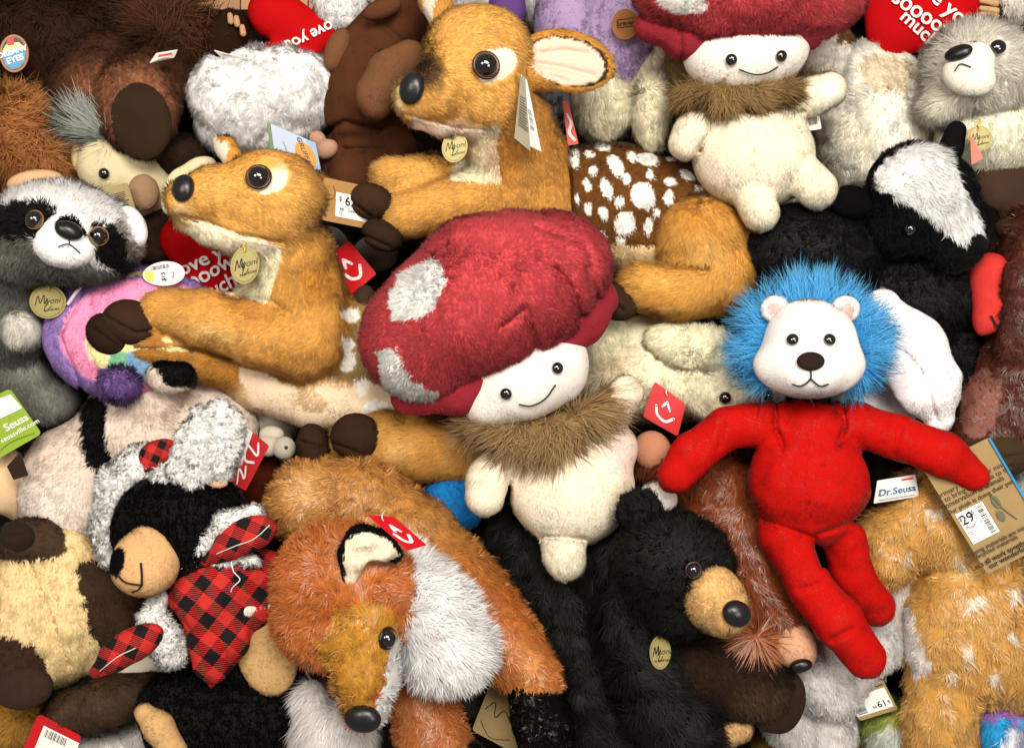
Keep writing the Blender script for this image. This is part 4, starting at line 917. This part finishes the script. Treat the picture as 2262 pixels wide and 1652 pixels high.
t.soft('ear', [E(1665, 1420, 350, 36, 34, 24)], 'a05c38', mat='silky', fur=dict(LONG, L=46, n=12, lift=.2, curl=.3, tip='c88458', tipa=.5, comb=[(1665+40*math.cos(a), 1410+40*math.sin(a), math.cos(a), math.sin(a)) for a in (0.2, 1, 1.8, 2.6, 3.4, 4.2)]), cell=5)

# giraffe-like fawn bottom right
t = simple('plush_giraffe', 'shaggy golden plush giraffe with pale spots in the bottom right corner', 'plush toy',
    [E(2100, 1170, 270, 165, 110, 110, -30), C([(1960, 1180, 290, 66), (1965, 1240, 300, 60)]), E(2150, 1380, 280, 150, 170, 120), C([(2080, 1480, 280, 80), (2075, 1580, 280, 78), (2080, 1690, 270, 80)]), E(2230, 1440, 270, 90, 130, 110)], 'c48e42',
    dict(LONG, L=17, n=14, csize=14, clump=.6, tip='f0d08c', tipa=.5, var=.16, comb=[(1960, 1200, -.3, 1), (2050, 1120, -.3, 1), (2150, 1300, .2, 1), (2080, 1550, 0, 1)]),
    [dict(ell=(x, y, a, b, r), c='eadfd2', rag=2.4, a=.85) for x, y, a, b, r in ((2070, 1130, 22, 12, -10), (2120, 1240, 14, 22, 20), (2200, 1230, 26, 14, 0), (2150, 1330, 16, 26, -30), (2230, 1400, 14, 12, 0), (2140, 1440, 16, 24, 20), (2200, 1490, 20, 12, 0), (2110, 1490, 22, 10, -30), (1995, 1225, 16, 10, 0), (2240, 1310, 12, 20, 0))] +
    [dict(ell=(2120, 1250, 60, 60), c='e6c98c', fade=.9, a=.5), dict(poly=[(1960, 1290), (2005, 1310), (2050, 1440), (2062, 1480), (2020, 1500), (1985, 1400)], c='e0d6d2', L=.8)], mat='silky', lump=7, cell=7)
t.soft('belly', [C([(1975, 1290, 235, 40), (2010, 1380, 235, 55), (2030, 1460, 230, 35)])], 'dcd2ce', mat='silky', fur=MED)
# grey white fluffy
t = simple('plush_dog', 'silvery white shaggy plush dog lying under the foot of the red lion', 'plush toy',
    [E(1900, 1430, 230, 110, 75, 80, 15), E(1830, 1500, 250, 82, 80, 75), E(1830, 1610, 200, 60, 75, 70), E(1750, 1600, 190, 70, 60, 55, -30)], 'c8c4c2', dict(MED, L=13, clump=.7, csize=13, curl=.9, var=.15, tip='e8e6e6', tipa=.6), mat='silky', lump=8)
card(t, 'price_tag', [(1984, 1566, 260), (1899, 1592, 262), (1868, 1528, 275), (1950, 1500, 275)], 'a08a60', [('r', .06, .14, 1.0, .78, 'eeeeec'), ('t', '$', .12, .32, .14, 0, INK), ('t', '19', .30, .34, .27, 0, INK, .012), ('t', '95', .50, .30, .12, 0, INK), ('b', .72, .2, .95, .7, 1), ('r', .05, .86, .9, .9, '5a4a30')], mat='kraft')
simple('plush_unicorn', 'fluffy rainbow plush with lilac, blue and white stripes in the bottom right corner', 'plush toy', [E(2215, 1640, 270, 80, 92, 70)], 'a878c0', dict(LONG, L=20),
    [dict(poly=[(2150, 1620), (2170, 1590), (2300, 1590), (2300, 1800), (2150, 1800)], c='2f9ad0', rag=2), dict(poly=[(2195, 1650), (2230, 1600), (2300, 1600), (2300, 1800), (2190, 1800)], c='d8d8e0', rag=2), dict(ell=(2262, 1640, 20, 60), c='8a8aa8', fade=.5)])
simple('plush_parrot', 'fluffy white, yellow and green plush by the bottom edge next to the giraffe leg', 'plush toy', [E(1985, 1620, 200, 60, 60, 60), E(1940, 1600, 180, 40, 40, 40)], 'd4d6cc', dict(LONG, L=28),
    [dict(poly=[(1900, 1500), (2050, 1500), (2050, 1600), (1990, 1590), (1900, 1620)], c='93a050', rag=2), dict(poly=[(1950, 1560), (2060, 1530), (2060, 1590), (1980, 1600)], c='b8b858', rag=2), dict(ell=(2020, 1565, 26, 16), c='60b0b8', fade=.4)])
simple('plush_lion_cub', 'tan and gold plush partly hidden beneath the silvery dog', 'plush toy', [E(1900, 1600, 130, 70, 60, 60), E(1720, 1640, 120, 60, 40, 50)], '8a6430', dict(MED, tip='b8904c', tipa=.5))
simple('plush_wolf', 'grey and white plush peeping in at the right edge below the moose hoof', 'plush toy', [E(2255, 1110, 210, 50, 70, 60), E(2250, 1220, 180, 40, 50, 60)], 'a8a6a6', dict(MED, tip='d8d8d8', tipa=.5))

# polar bear cub
t = simple('plush_cub', 'cream white long haired polar bear plush with black nose and gold round tag', 'plush toy',
    [E(2190, 300, 260, 120, 100, 100), E(2250, 240, 250, 60, 120, 90)], 'f2ebd2', dict(MED, L=12, comb=[(2150, 300, -.2, 1)]))
t.soft('head', [E(2165, 155, 320, 122, 100, 95, -10), E(2080, 225, 300, 50, 55, 60)], 'cfcabf', [dict(ell=(2120, 250, 120, 70), c='f0e8d6', fade=.6), dict(ell=(2230, 240, 70, 70), c='f0e8d6', fade=.7), dict(ell=(2198, 112, 26, 22), c='cfcabf', L=.3)],
    fur=dict(LONG, L=22, n=13, w=1.6, lift=.15, curl=.45, var=.08, comb=[(2050, 130, -1, -.3), (2150, 60, 0, -1), (2230, 100, 1, -.2), (2060, 220, -1, .6), (2150, 260, 0, 1), (2230, 220, .6, 1)]))
t.ball('eye', 2198, 112, 15, 14, 10, '050404', 'glass', .2, off=9)
t.soft('muzzle', [E(2140, 170, 400, 60, 42, 40, -20), E(2150, 130, 395, 46, 36, 40)], 'ece6d8', [dict(ell=(2120, 150, 60, 40), c='d4cec4', fade=.8)], fur=dict(SHORT, L=4), cell=5)
t.ball('nose', 2119, 121, 26, 16, 12, '0e0e10', 'vinyl', .3, rot=-10)
t.line('mouth', [(2110, 158), (2122, 144), (2144, 150)], 2.5, '2a2018', off=3)
MIY(t, [(2135, 278, 380), (2190, 276, 380), (2192, 332, 372), (2138, 336, 372)])
card(t, 'hang_tag', [(2143, 300, 392), (2150, 305, 392), (2172, 350, 380), (2146, 365, 380)], 'c87a6c', rnd=.03)

simple('plush_seal', 'big creamy white plush turned away behind the upright mushroom doll', 'plush toy',
    [E(1930, 280, 170, 130, 150, 110), E(1900, 160, 200, 62, 62, 55), E(1990, 190, 190, 55, 80, 55, 20), E(1760, 470, 120, 110, 80, 70)], 'f2ebdc', dict(MED, L=12, comb=[(1900, 130, -.5, -.6), (1950, 300, -.2, 1)]), [dict(ell=(1960, 165, 60, 40), c='c4ae88', rag=2, a=.6), dict(ell=(1900, 300, 60, 60), c='e2d9c6', fade=.9)], lump=8)
t = simple('plush_puppy', 'cream plush puppy with brown patches looking out from behind the red mushroom cap', 'plush toy',
    [E(1830, 125, 190, 66, 70, 62)], 'ece4d8', dict(MED, L=9), [dict(ell=(1868, 75, 26, 18), c='7a5838', rag=2), dict(ell=(1800, 165, 40, 14, 10), c='a88a60', rag=2.5, a=.7), dict(ell=(1885, 90, 18, 10), c='6a4628', rag=2)])
t.eye(1782, 98, 13, None)
t = simple('plush_sloth', 'brown and white plush with tan claws in the top right corner', 'plush toy', [E(2230, 10, 260, 60, 50, 50)], 'd8d0c8', dict(MED), [dict(ell=(2195, 25, 30, 30), c='3e2a1c', rag=2)])
for y in (8, 25, 38): t.soft('claw', [C([(2200, y, 300, 8), (2168, y-6, 300, 6)])], 'b8926c', mat='felt', cell=3)

# top middle
t = simple('plush_horse', 'lilac plush horse with round leather badge behind the open fawn ear', 'plush toy',
    [E(1255, 60, 190, 75, 150, 90), E(1370, 60, 190, 85, 150, 90)], 'a08ab0', dict(MED, L=8, clump=.5, csize=10, curl=.8), lump=4, k=8)
card(t, 'badge', [(1350, 22, 305), (1410, 18, 305), (1412, 86, 298), (1352, 90, 298)], '8a5a2e', [('l', [(.2, .35), (.8, .32)], .03, '4a2c14'), ('l', [(.2, .6), (.8, .58)], .03, '4a2c14'), ('t', 'Breyer', .5, .47, .22, 3, '3a200e', .015)], mat='kraft', shape='ell', th=5)
simple('plush_cat', 'long haired cream plush sitting under the open ear of the large fawn', 'plush toy',
    [E(1330, 220, 170, 80, 100, 80), E(1425, 160, 180, 60, 70, 60), E(1440, 240, 220, 45, 95, 60)], 'eadfc4', dict(LONG, n=12, w=1.7, L=15, curl=.4, comb=[(1330, 220, 0, 1), (1430, 130, .2, -1), (1450, 250, .3, 1)]), lump=4)
simple('plush_lynx', 'grey striped plush squeezed between fawn neck and cream cat', 'plush toy', [E(1220, 240, 190, 42, 62, 50)], '8e8c90', dict(MED, L=10), [dict(line=[(1190, 230), (1240, 215)], w=4, c='3a3a40'), dict(line=[(1195, 260), (1250, 250)], w=5, c='303036'), dict(line=[(1210, 290), (1250, 280)], w=5, c='303036')])
t = Toy('loose_tag', 'narrow coral red tag standing behind the back of the large fawn', 'tag', 1260, 270, 0)
card(t, 'tag_card', [(1243, 222, 265), (1256, 228, 262), (1278, 318, 250), (1254, 322, 255)], 'cc4a38', [('l', [(.4, .3), (.7, .5), (.3, .7), (.7, .9)], .05, 'e8d8d4')])
simple('plush_hedgehog', 'tan and brown furry plush left of the upright mushroom doll', 'plush toy', [E(1490, 190, 170, 60, 110, 70), E(1470, 110, 150, 40, 40, 50)], '8a7448', dict(LONG, tip='b8a070', tipa=.5), [dict(ell=(1500, 250, 50, 60), c='5a4226', rag=2)])
simple('plush_mouse', 'white plush behind the ears of the large fawn at the top edge', 'plush toy', [E(920, -10, 120, 90, 50, 50), E(1000, 10, 80, 120, 40, 50), E(1190, 10, 120, 40, 60, 50)], 'c8c4c0', MED)
t = simple('plush_dragon', 'plush with shiny purple sequin horn poking up behind the large fawn head', 'plush toy', [E(1120, 20, 200, 42, 50, 40)], '5b3f78', dict(VEL, L=3, n=20, var=.5), mat='sparkle')
t = simple('sequin_toy', 'shiny purple sequin toy between white fluff and chocolate brown bear', 'plush toy', [E(800, 48, 170, 32, 48, 36, 20)], '5b3f78', dict(VEL, L=3, n=20, var=.5), mat='sparkle')

# chocolate bear, upside down, a plain bear
t = simple('plush_bear', 'plain chocolate brown plush bear sprawled head down between white fluff and large fawn', 'plush toy',
    [E(815, 180, 190, 100, 150, 100, -20), C([(880, 60, 200, 70), (920, 30, 190, 60)]), E(820, 350, 150, 112, 90, 80), E(780, 400, 170, 70, 60, 60)], '50301f', dict(VEL, L=4.5, var=.12),
    [dict(ell=(830, 330, 80, 60), c='482a1b', fade=.9)], group='plush bears', lump=7, seams=[([(700, 300), (760, 270), (840, 290)], 7, 10), ([(760, 330), (850, 330), (900, 380)], 6, 8), ([(850, 60), (900, 100), (930, 100)], 6, 6)])
t.soft('arm', [C([(905, 130, 320, 40), (860, 160, 335, 44), (835, 205, 340, 42), (828, 225, 340, 40)])], '6e4a33', fur=dict(VEL, L=4.5), lump=3)
t.soft('ear', [E(745, 110, 250, 26, 50, 24, -20), ], '6e4a33', fur=VEL, cell=5)
t.soft('ear', [E(845, 20, 290, 45, 22, 22, 20)], '5a3826', fur=VEL, cell=5)
t.soft('muzzle', [E(722, 330, 215, 26, 20, 20, 30), E(700, 305, 200, 18, 16, 16)], 'b48a72', mat='felt', cell=4)
t.ball('eye', 872, 335, 26, 20, 12, '0a0808', 'felt', .4)

# white fluffy, heart paws, top left
t = simple('plush_sheep', 'big fluffy white plush with curly matted pile left of the chocolate bear', 'plush toy',
    [E(520, 210, 190, 108, 100, 95), E(640, 200, 190, 115, 98, 95), E(560, 290, 170, 110, 60, 80)], 'e9e8ea', dict(LONG, L=14, n=15, w=1.8, csize=15, clump=.4, curl=.9, var=.06), lump=8, k=40)
card(t, 'sewn_label', [(472, 112, 300), (500, 120, 300), (548, 130, 285), (490, 128, 290)], 'e4e0dc', [('r', .3, .3, .8, .5, 'd06060')])
simple('plush_goose', 'white fluffy plush cut by the top edge above the fluffy sheep', 'plush toy', [E(755, 10, 180, 62, 68, 55)], 'f0ecec', dict(LONG, L=15, n=13, clump=.7))
t = simple('plush_sloth', 'dark brown plush paw with pale claws resting on the red heart', 'plush toy', [E(500, 85, 230, 46, 66, 45, -20), C([(450, 110, 200, 40), (380, 130, 180, 45)])], '261710', dict(VEL, L=5))
for x, y in ((522, 40), (508, 34), (535, 60)): t.soft('claw', [C([(x, y, 275, 6), (x+2, y+14, 278, 7)])], 'b48a66', mat='felt', cell=3)
t = simple('plush_moose', 'reddish brown plush with round dark sole facing out, wild brown hair above', 'plush toy',
    [E(230, 180, 190, 120, 110, 95), E(300, 210, 230, 92, 95, 80), E(310, 250, 262, 84, 98, 52, 12), E(380, 150, 180, 80, 90, 70)], '3a2014', dict(MED, L=14, clump=.6, csize=14, tip='6a4028', tipa=.4), [dict(ell=(200, 200, 95, 90), c='87563c', fade=.7), dict(ell=(310, 230, 100, 120, 12), c='8e5d42', fade=.5, zmin=200)], lump=8)
t.soft('foot_sole', [E(312, 268, 300, 67, 86, 26, 12)], '2e2014', mat='felt', fur=dict(VEL, L=2.5), cell=5)
t.soft('mane', [E(370, 60, 210, 75, 60, 50), E(440, 90, 200, 50, 35, 40)], '3c2010', fur=dict(LONG, L=70, n=7, seg=5, curl=.9, clump=.6, csize=30, tip='7a4a28', tipa=.5, comb=[(330, 40, -.4, -1), (400, 60, .6, .5), (450, 90, 1, .3), (380, 20, .3, -1)]))
card(t, 'sewn_label', [(330, 140, 310), (345, 118, 318), (393, 110, 315), (385, 128, 310)], 'd8d2cc', [('r', .6, .2, .85, .8, 'c85050')], curl=6)
t = simple('plush_bison', 'very dark brown shaggy plush filling the top left corner', 'plush toy', [E(110, 110, 130, 190, 130, 110), E(230, 40, 90, 130, 70, 70), E(70, 240, 110, 120, 70, 70)], '22120a', dict(LONG, L=38, tip='5a3218', tipa=.5, seg=4, curl=.9, n=8), lump=8)
card(t, 'hang_tag', [(-4, 80, 275), (60, 74, 270), (66, 156, 262), (2, 164, 268)], '9a5a28', [('e', .5, .5, .42, .44, '2c1a10'), ('p', [(.08, .52), (.2, .28), (.4, .22), (.6, .22), (.8, .28), (.92, .5), (.85, .75), (.65, .9), (.4, .92), (.18, .78)], '3a88b0'), ('p', [(.1, .42), (.3, .22), (.7, .22), (.9, .42), (.5, .46)], 'd8d088'), ('r', .3, .08, .54, .28, 'b81418'),
     ('t', 'DREAMY', .46, .46, .20, 12, 'eef2ee', .03), ('t', 'EYES', .54, .66, .22, 12, 'eef2ee', .03)], shape='ell', th=5)
simple('plush_raven', 'grey green shaggy plush behind the brown hair near the wooden boards', 'plush toy', [E(270, 50, 120, 70, 40, 50), E(300, 85, 110, 60, 30, 40)], '3a3a2e', dict(LONG, tip='6a6a5a', tipa=.4))
t = simple('plush_ape', 'plush ape with wavy ginger hair at the left edge above the raccoon', 'plush toy', [E(55, 300, 170, 95, 110, 90), E(90, 360, 190, 60, 50, 50)], '7e3e1a',
    dict(LONG, L=52, n=10, seg=6, curl=1.1, clump=.8, csize=26, wave=2.5, tip='dca060', tipa=.8, var=.25, comb=[(50, 250, 1, -.2), (30, 350, .3, 1), (120, 330, .6, 1)]), lump=6)
t.soft('ear', [E(78, 402, 240, 62, 26, 34, 8)], 'd8b088', fur=dict(VEL, L=4), cell=5)
t = simple('plush_elephant', 'beige plush animal with small black eye and tuft of grey hair, nose pressed down', 'plush toy', [E(262, 372, 190, 92, 78, 80, -20), E(330, 420, 180, 60, 60, 60)], 'd6c9a2', dict(VEL, L=4), lump=3)
t.eye(232, 383, 12, None)
t.soft('nose', [E(318, 425, 250, 34, 40, 26, 10)], '9a7a60', mat='felt', fur=VEL, cell=5)
t.soft('ear', [E(178, 345, 205, 20, 40, 22)], 'c4b48c', fur=VEL, cell=5)
t.soft('hair_tuft', [E(215, 290, 235, 45, 26, 24, -20)], '8a908c', fur=dict(LONG, L=75, n=9, seg=5, curl=.5, clump=.7, tip='c8ccc8', tipa=.6, comb=[(200, 290, -1, .1), (230, 280, -.5, -1)]))
card(t, 'hang_tag', [(217, 419, 300), (281, 403, 300), (302, 470, 292), (240, 490, 292)], 'a08c62', TXT(.2, .9, .25, 10, .055), mat='kraft')
simple('plush_monkey', 'dark brown plush head between beige animal and left fawn muzzle', 'plush toy', [E(400, 350, 170, 60, 50, 60), E(370, 500, 150, 60, 70, 60), E(330, 560, 190, 50, 28, 40)], '30221a', dict(MED, L=11, tip='4a3828', tipa=.5))
simple('plush_giraffe', 'cream and brown toy ear showing in front of the left fawn nose', 'plush toy', [E(383, 425, 300, 24, 52, 24, -15), E(440, 372, 290, 40, 24, 24, 20)], 'd8cba4', dict(VEL, L=4), [dict(ell=(388, 430, 14, 36, -10), c='55301c', rag=.4)])

# raccoon
t = simple('plush_raccoon', 'grey and white plush raccoon with black mask, amber rimmed eyes and gold tag', 'plush toy',
    [E(70, 660, 190, 130, 110, 110), C([(50, 850, 200, 70), (30, 780, 220, 56), (45, 728, 290, 48)]), E(105, 890, 200, 66, 46, 56, 10), E(30, 900, 180, 60, 80, 60)], '5e5e5a', dict(MED, L=15, n=13, tip='94948e', tipa=.5), [dict(ell=(50, 725, 60, 50), c='cfccc4', fade=.4), dict(ell=(110, 890, 70, 50), c='84847c', fade=.7), dict(ell=(60, 820, 70, 40), c='8a8a84', fade=.7)], lump=6)
t.soft('head', [E(150, 515, 370, 160, 108, 105, -12), E(60, 560, 350, 90, 70, 80)], 'f2eef0', [
    dict(poly=[(-30, 470), (30, 450), (100, 452), (135, 480), (100, 530), (60, 530), (-30, 545)], c='0c0b0b'), dict(poly=[(195, 500), (240, 500), (290, 540), (312, 600), (300, 640), (250, 600), (205, 560)], c='0c0b0b'),
    dict(poly=[(-30, 530), (60, 525), (110, 560), (200, 580), (260, 600), (300, 650), (100, 660), (-30, 640)], c='76766f', rag=2), dict(line=[(255, 500), (290, 550), (300, 580)], w=6, c='8a8480', rag=1.5)],
    fur=dict(MED, L=15, n=13, comb=[(100, 430, -.2, -1), (220, 450, .6, -.6), (30, 600, -.6, 1), (200, 600, .4, 1)]))
t.eye(80, 487, 20, '8a6020', .13); t.eye(217, 522, 20, '8a6020', .13)
t.soft('muzzle', [E(142, 545, 440, 68, 48, 48, -10), E(145, 510, 440, 44, 44, 40)], 'f6f2f4', [dict(poly=[(182, 462), (200, 470), (215, 510), (195, 525), (150, 512), (118, 498), (130, 478)], c='0e0c0c', rag=.3)], fur=dict(SHORT, L=5), cell=5)
t.ball('nose', 152, 512, 25, 17, 14, '101012', 'vinyl', .3, rot=-15); t.line('mouth', [(130, 545), (152, 540), (176, 558)], 2.5, '2a2424', off=4); t.line('mouth', [(153, 525), (153, 540)], 2.5, '2a2424', off=4)
t.soft('ear', [E(292, 500, 380, 30, 48, 24, 25)], 'f0ecee', fur=dict(SHORT), cell=5)
MIY(t, [(66, 628, 345), (148, 632, 345), (144, 706, 335), (64, 702, 335)])
tube('tag_cord', [W(*p) for p in [(150, 672, 345), (165, 650, 350), (186, 622, 352), (176, 618, 352)]], 7, 'd8d4d8', 'nylon', t)

# rainbow
t = simple('rainbow_plush', 'round plush striped purple, pink and yellow beneath the left fawn hooves', 'plush toy',
    [E(300, 738, 285, 205, 150, 80, 0)], '9478b8', dict(SHORT, L=7, n=17), [dict(ell=(322, 742, 190, 128), c='ec92ba', rag=.6), dict(ell=(325, 752, 138, 92), c='e6dca0', rag=.6), dict(poly=[(240, 775), (290, 775), (290, 815), (240, 815)], c='7cb890', rag=.4), dict(poly=[(280, 775), (335, 775), (335, 845), (280, 845)], c='7ea4c8', rag=.4)], lump=3,
    seams=[([(178, 650), (131, 740), (180, 860)], 5, 6), ([(245, 690), (187, 750), (215, 830)], 5, 5)])
t.soft('pompom', [E(264, 850, 350, 44, 40, 40)], '7a5c9c', fur=dict(MED, L=12, lift=.6))
card(t, 'hang_tag', [(272, 600, 330), (352, 598, 328), (350, 646, 322), (276, 644, 326)], 'a89468', [('e', .38, .3, .08, .12, '5a5236'), ('e', .54, .34, .08, .1, '5a5236'), ('l', [(.46, .4), (.48, .6)], .03, '5a5236'), ('t', 'FRIENDLY', .66, .72, .2, 0, '4a3c28', .02)], mat='kraft', shape='ell')
card(t, 'price_tag', [(308, 588, 350), (400, 570, 348), (416, 626, 340), (326, 636, 342)], 'e6e4e8', [('p', [(.02, .5), (.12, .2), (.3, .35), (.2, .75), (.08, .7)], 'd8d06a'), ('b', .25, .12, .7, .28), ('t', '$15', .48, .6, .26, 75, INK), ('t', 'Plush', .72, .58, .13, 75, '777777')], shape='ell', curl=3)

# panda
simple('plush_panda', 'off white plush panda seen from behind with one black band round its body', 'plush toy',
    [E(190, 1080, 190, 150, 150, 125, 20), E(330, 980, 200, 170, 150, 120), E(450, 930, 200, 125, 100, 95, -20), E(350, 888, 262, 84, 62, 70, 20), C([(365, 830, 345, 38), (400, 832, 345, 36)])], 'dccbbd',
    dict(MED, L=9, comb=[(150, 1000, -.6, 1), (400, 900, .8, .6), (300, 1000, 0, 1)]),
    [dict(poly=[(181, 880), (236, 870), (234, 984), (262, 1035), (300, 1120), (240, 1090), (190, 1018), (176, 950)], c='0a090a', zmin=120), dict(poly=[(325, 790), (360, 850), (395, 862), (435, 850), (440, 790)], c='0b0a0b', zmin=230), dict(ell=(100, 1120, 110, 90), c='e6dad2', fade=.9)], lump=5, cell=7)
simple('plush_pig', 'peach plush at the left edge beside the panda', 'plush toy', [E(10, 1060, 230, 48, 75, 50), E(40, 1110, 200, 30, 40, 35)], 'dcbc94', VEL)
t = Toy('price_tag', 'bright green tag with white corner at the left edge below the raccoon foot', 'tag', 40, 950, 0)
card(t, 'tag_card', [(-80, 908, 320), (22, 858, 320), (92, 958, 312), (-20, 1022, 312)], '8aa832', [('p', [(.5, .05), (.95, .1), (.98, .42), (.4, .4)], 'e8e8e0'), ('t', 'Seuss', .74, .60, .19, 0, 'f0f2e8', .02), ('t', 'seussville.com', .72, .76, .12, 0, 'f0f2e8'), ('l', [(.2, .9), (.5, .86), (.9, .92)], .02, '6a8824')])
t = Toy('price_tag', 'small folded dark brown tag at the left edge below the green tag', 'tag', 35, 1010, 0)
card(t, 'tag_card', [(15, 1030, 325), (44, 998, 335), (62, 1050, 320), (30, 1060, 320)], '2e1e14', mat='card')

# bottom left
t = simple('plush_sloth', 'brown and cream plush sloth lying on its back in the bottom left corner', 'plush toy',
    [E(110, 1340, 240, 150, 175, 110), C([(150, 1230, 260, 70), (90, 1200, 280, 60), (50, 1195, 290, 52)]), C([(30, 1400, 270, 66), (50, 1490, 290, 60)]), C([(230, 1270, 230, 75), (265, 1360, 230, 80), (240, 1440, 220, 50)])], 'e6cb98',
    dict(MED, L=9, n=15), [dict(poly=[(-30, 1130), (140, 1150), (150, 1220), (60, 1240), (-30, 1235)], c='47362a', zmin=200), dict(poly=[(170, 1245), (400, 1200), (400, 1500), (230, 1450), (190, 1380)], c='3e2c20', rag=2), dict(poly=[(-30, 1410), (30, 1405), (80, 1430), (110, 1500), (120, 1560), (-30, 1560)], c='3e2a20', rag=1.5), dict(ell=(170, 1530, 90, 70), c='9a7a50', fade=.8)], lump=5, seams=[([(60, 1230), (100, 1330), (150, 1470)], 5, 7)])
t.soft('foot_pad', [E(52, 1520, 345, 66, 46, 30, 10)], '35241d', mat='felt', fur=VEL, seams=[([(35, 1500), (40, 1535)], 4, 5), ([(68, 1495), (75, 1530)], 4, 5)], cell=5)
t.soft('hand', [E(40, 1185, 330, 38, 32, 30, -20)], '2b1e17', mat='felt', fur=VEL, seams=[([(20, 1185), (60, 1180)], 4, 5)], cell=5)
t.soft('arm', [C([(150, 1575, 250, 52), (240, 1550, 270, 58), (330, 1520, 250, 44)])], '4e3a2a', fur=dict(MED, comb=[(200, 1560, .8, .5)]))
simple('plush_rabbit', 'pale cream plush limb showing under the plaid mitten', 'plush toy', [E(320, 1480, 220, 90, 40, 50, 15)], 'd8d0bc', dict(VEL, L=4))
simple('plush_hound', 'russet plush patch behind the plaid jacket corner', 'plush toy', [E(430, 1470, 200, 42, 60, 50)], '8a5828', dict(VEL, L=5))
simple('plush_lioness', 'golden furry plush at the bottom left edge', 'plush toy', [E(30, 1600, 150, 80, 60, 60)], 'a8782e', dict(LONG, L=20, tip='d0a860', tipa=.5))
t = simple('plush_terrier', 'shaggy white plush along the bottom edge with red tag lying on it', 'plush toy', [E(250, 1660, 180, 120, 50, 50), E(340, 1620, 180, 70, 50, 50)], 'dcd8d4', dict(LONG, L=18, tip='e8e4e0', tipa=.6))
card(t, 'price_tag', [(85, 1575, 300), (180, 1625, 300), (150, 1720, 300), (40, 1680, 300)], 'b8141c', [('r', .2, .16, 1.0, 1, 'e8e4e0'), ('b', .28, .2, .75, .36), ('t', '18', .42, .70, .2, 180, INK, .012), ('t', 'Dog', .72, .66, .13, 80, '666666')])
simple('plush_badger_cub', 'brown grey shaggy plush between the black bear legs and fox chest', 'plush toy', [E(640, 1590, 150, 90, 60, 60)], '3e2c1c', dict(LONG, L=26, tip='7a5c3c', tipa=.5))
t = Toy('price_tag', 'red tag with white price sticker at the bottom edge left of the fox chest', 'tag', 670, 1630, 0)
card(t, 'tag_card', [(620, 1655, 330), (700, 1600, 330), (722, 1650, 322), (650, 1710, 322)], 'b8141c', [('r', .12, .35, .95, 1, 'e4c8c8'), ('t', '18.99', .5, .6, .3, 0, INK, .012)])
t = Toy('hang_tag', 'kraft card tag with script lines half hidden between fox paw and fox leg', 'tag', 1090, 1590, 0)
card(t, 'tag_card', [(1085, 1505, 265), (1170, 1560, 265), (1140, 1665, 255), (1042, 1612, 258)], '9a845a', [('l', [(.1, .5), (.25, .3), (.35, .55), (.5, .35), (.7, .5)], .02, '4a3420'), ('l', [(.1, .75), (.4, .95), (.8, .8)], .015, '4a3420')], mat='kraft')
simple('plush_otter', 'grey brown plush glimpsed behind the fox leg', 'plush toy', [E(1030, 1520, 170, 70, 60, 60)], '3a332a', dict(MED, tip='6a6254', tipa=.4))
simple('plush_whale', 'bright blue plush showing between fawn hind leg and mushroom doll arm', 'plush toy', [E(1005, 1105, 260, 72, 66, 56)], '1a72b4', dict(MED, L=10))
t = simple('plush_doll', 'pale plush with small round hand below the belly of the left fawn', 'plush toy', [E(590, 935, 130, 70, 60, 60)], 'b4b0a4', VEL)
t.soft('hand', [E(628, 990, 235, 26, 26, 22), E(592, 985, 225, 30, 24, 22), E(600, 960, 210, 28, 20, 20)], 'c8c0b0', fur=dict(VEL, L=3), cell=4, k=6)
t.ball('eye', 632, 988, 3.5, 3.5, 3, '0a0808', 'glass', .3, off=2)
simple('plush_pony', 'rust brown plush in the gap between red tag and fox back', 'plush toy', [E(610, 1080, 120, 90, 90, 60)], '5a2410', dict(MED, L=9))
simple('plush_koala', 'pale grey plush behind the neck of the left fawn', 'plush toy', [E(725, 560, 150, 50, 60, 60), E(830, 560, 100, 50, 40, 50)], '8a847c', VEL)
simple('plush_reindeer', 'dark felt antler tip poking out left of the big mushroom cap', 'plush toy', [E(806, 665, 250, 26, 36, 22)], '3f2d22', dict(VEL, L=2.5), mat='felt')
t = Toy('picture_card', 'pale blue picture card with orange oval standing behind the left fawn head', 'tag', 650, 330, 0)
card(t, 'card_board', [(589, 270, 300), (697, 316, 305), (710, 382, 300), (600, 350, 296)], 'a8b6cc', [('r', 0, 0, .08, 1, '54703a'), ('r', .82, 0, 1, 1, '7ea6cc'), ('e', .74, .58, .22, .42, 'c8861e'), ('t', 'GRUFFALO', .74, .58, .22, -75, '2a1a10', .02), ('l', [(.3, .4), (.34, .6), (.3, .8)], .02, '6a7a4a')])
# dark filler shapes added low in the heap so its gaps read as shade
simple('chin_gap_filler', 'dark brown filler plush added to darken the gap under the large fawn chin', 'plush toy', [E(960, 330, 110, 80, 90, 70)], '1c120c', dict(MED, L=9))
simple('haunch_gap_filler', 'nearly black filler plush added to darken the gap under the haunch of the large fawn', 'plush toy', [E(1530, 680, 120, 110, 60, 70)], '0c0a0a', dict(MED, L=10))
simple('rabbit_gap_filler', 'dark brown filler plush added to darken the gap under the reddish bear and white rabbit', 'plush toy', [E(2090, 960, 110, 90, 110, 70), E(2150, 1080, 110, 80, 60, 60)], '1a100c', dict(MED, L=12))
simple('giraffe_gap_filler', 'black filler plush added to darken the gap by the giraffe leg', 'plush toy', [E(1960, 1520, 90, 90, 90, 60)], '0c0b0b', dict(MED, L=9))
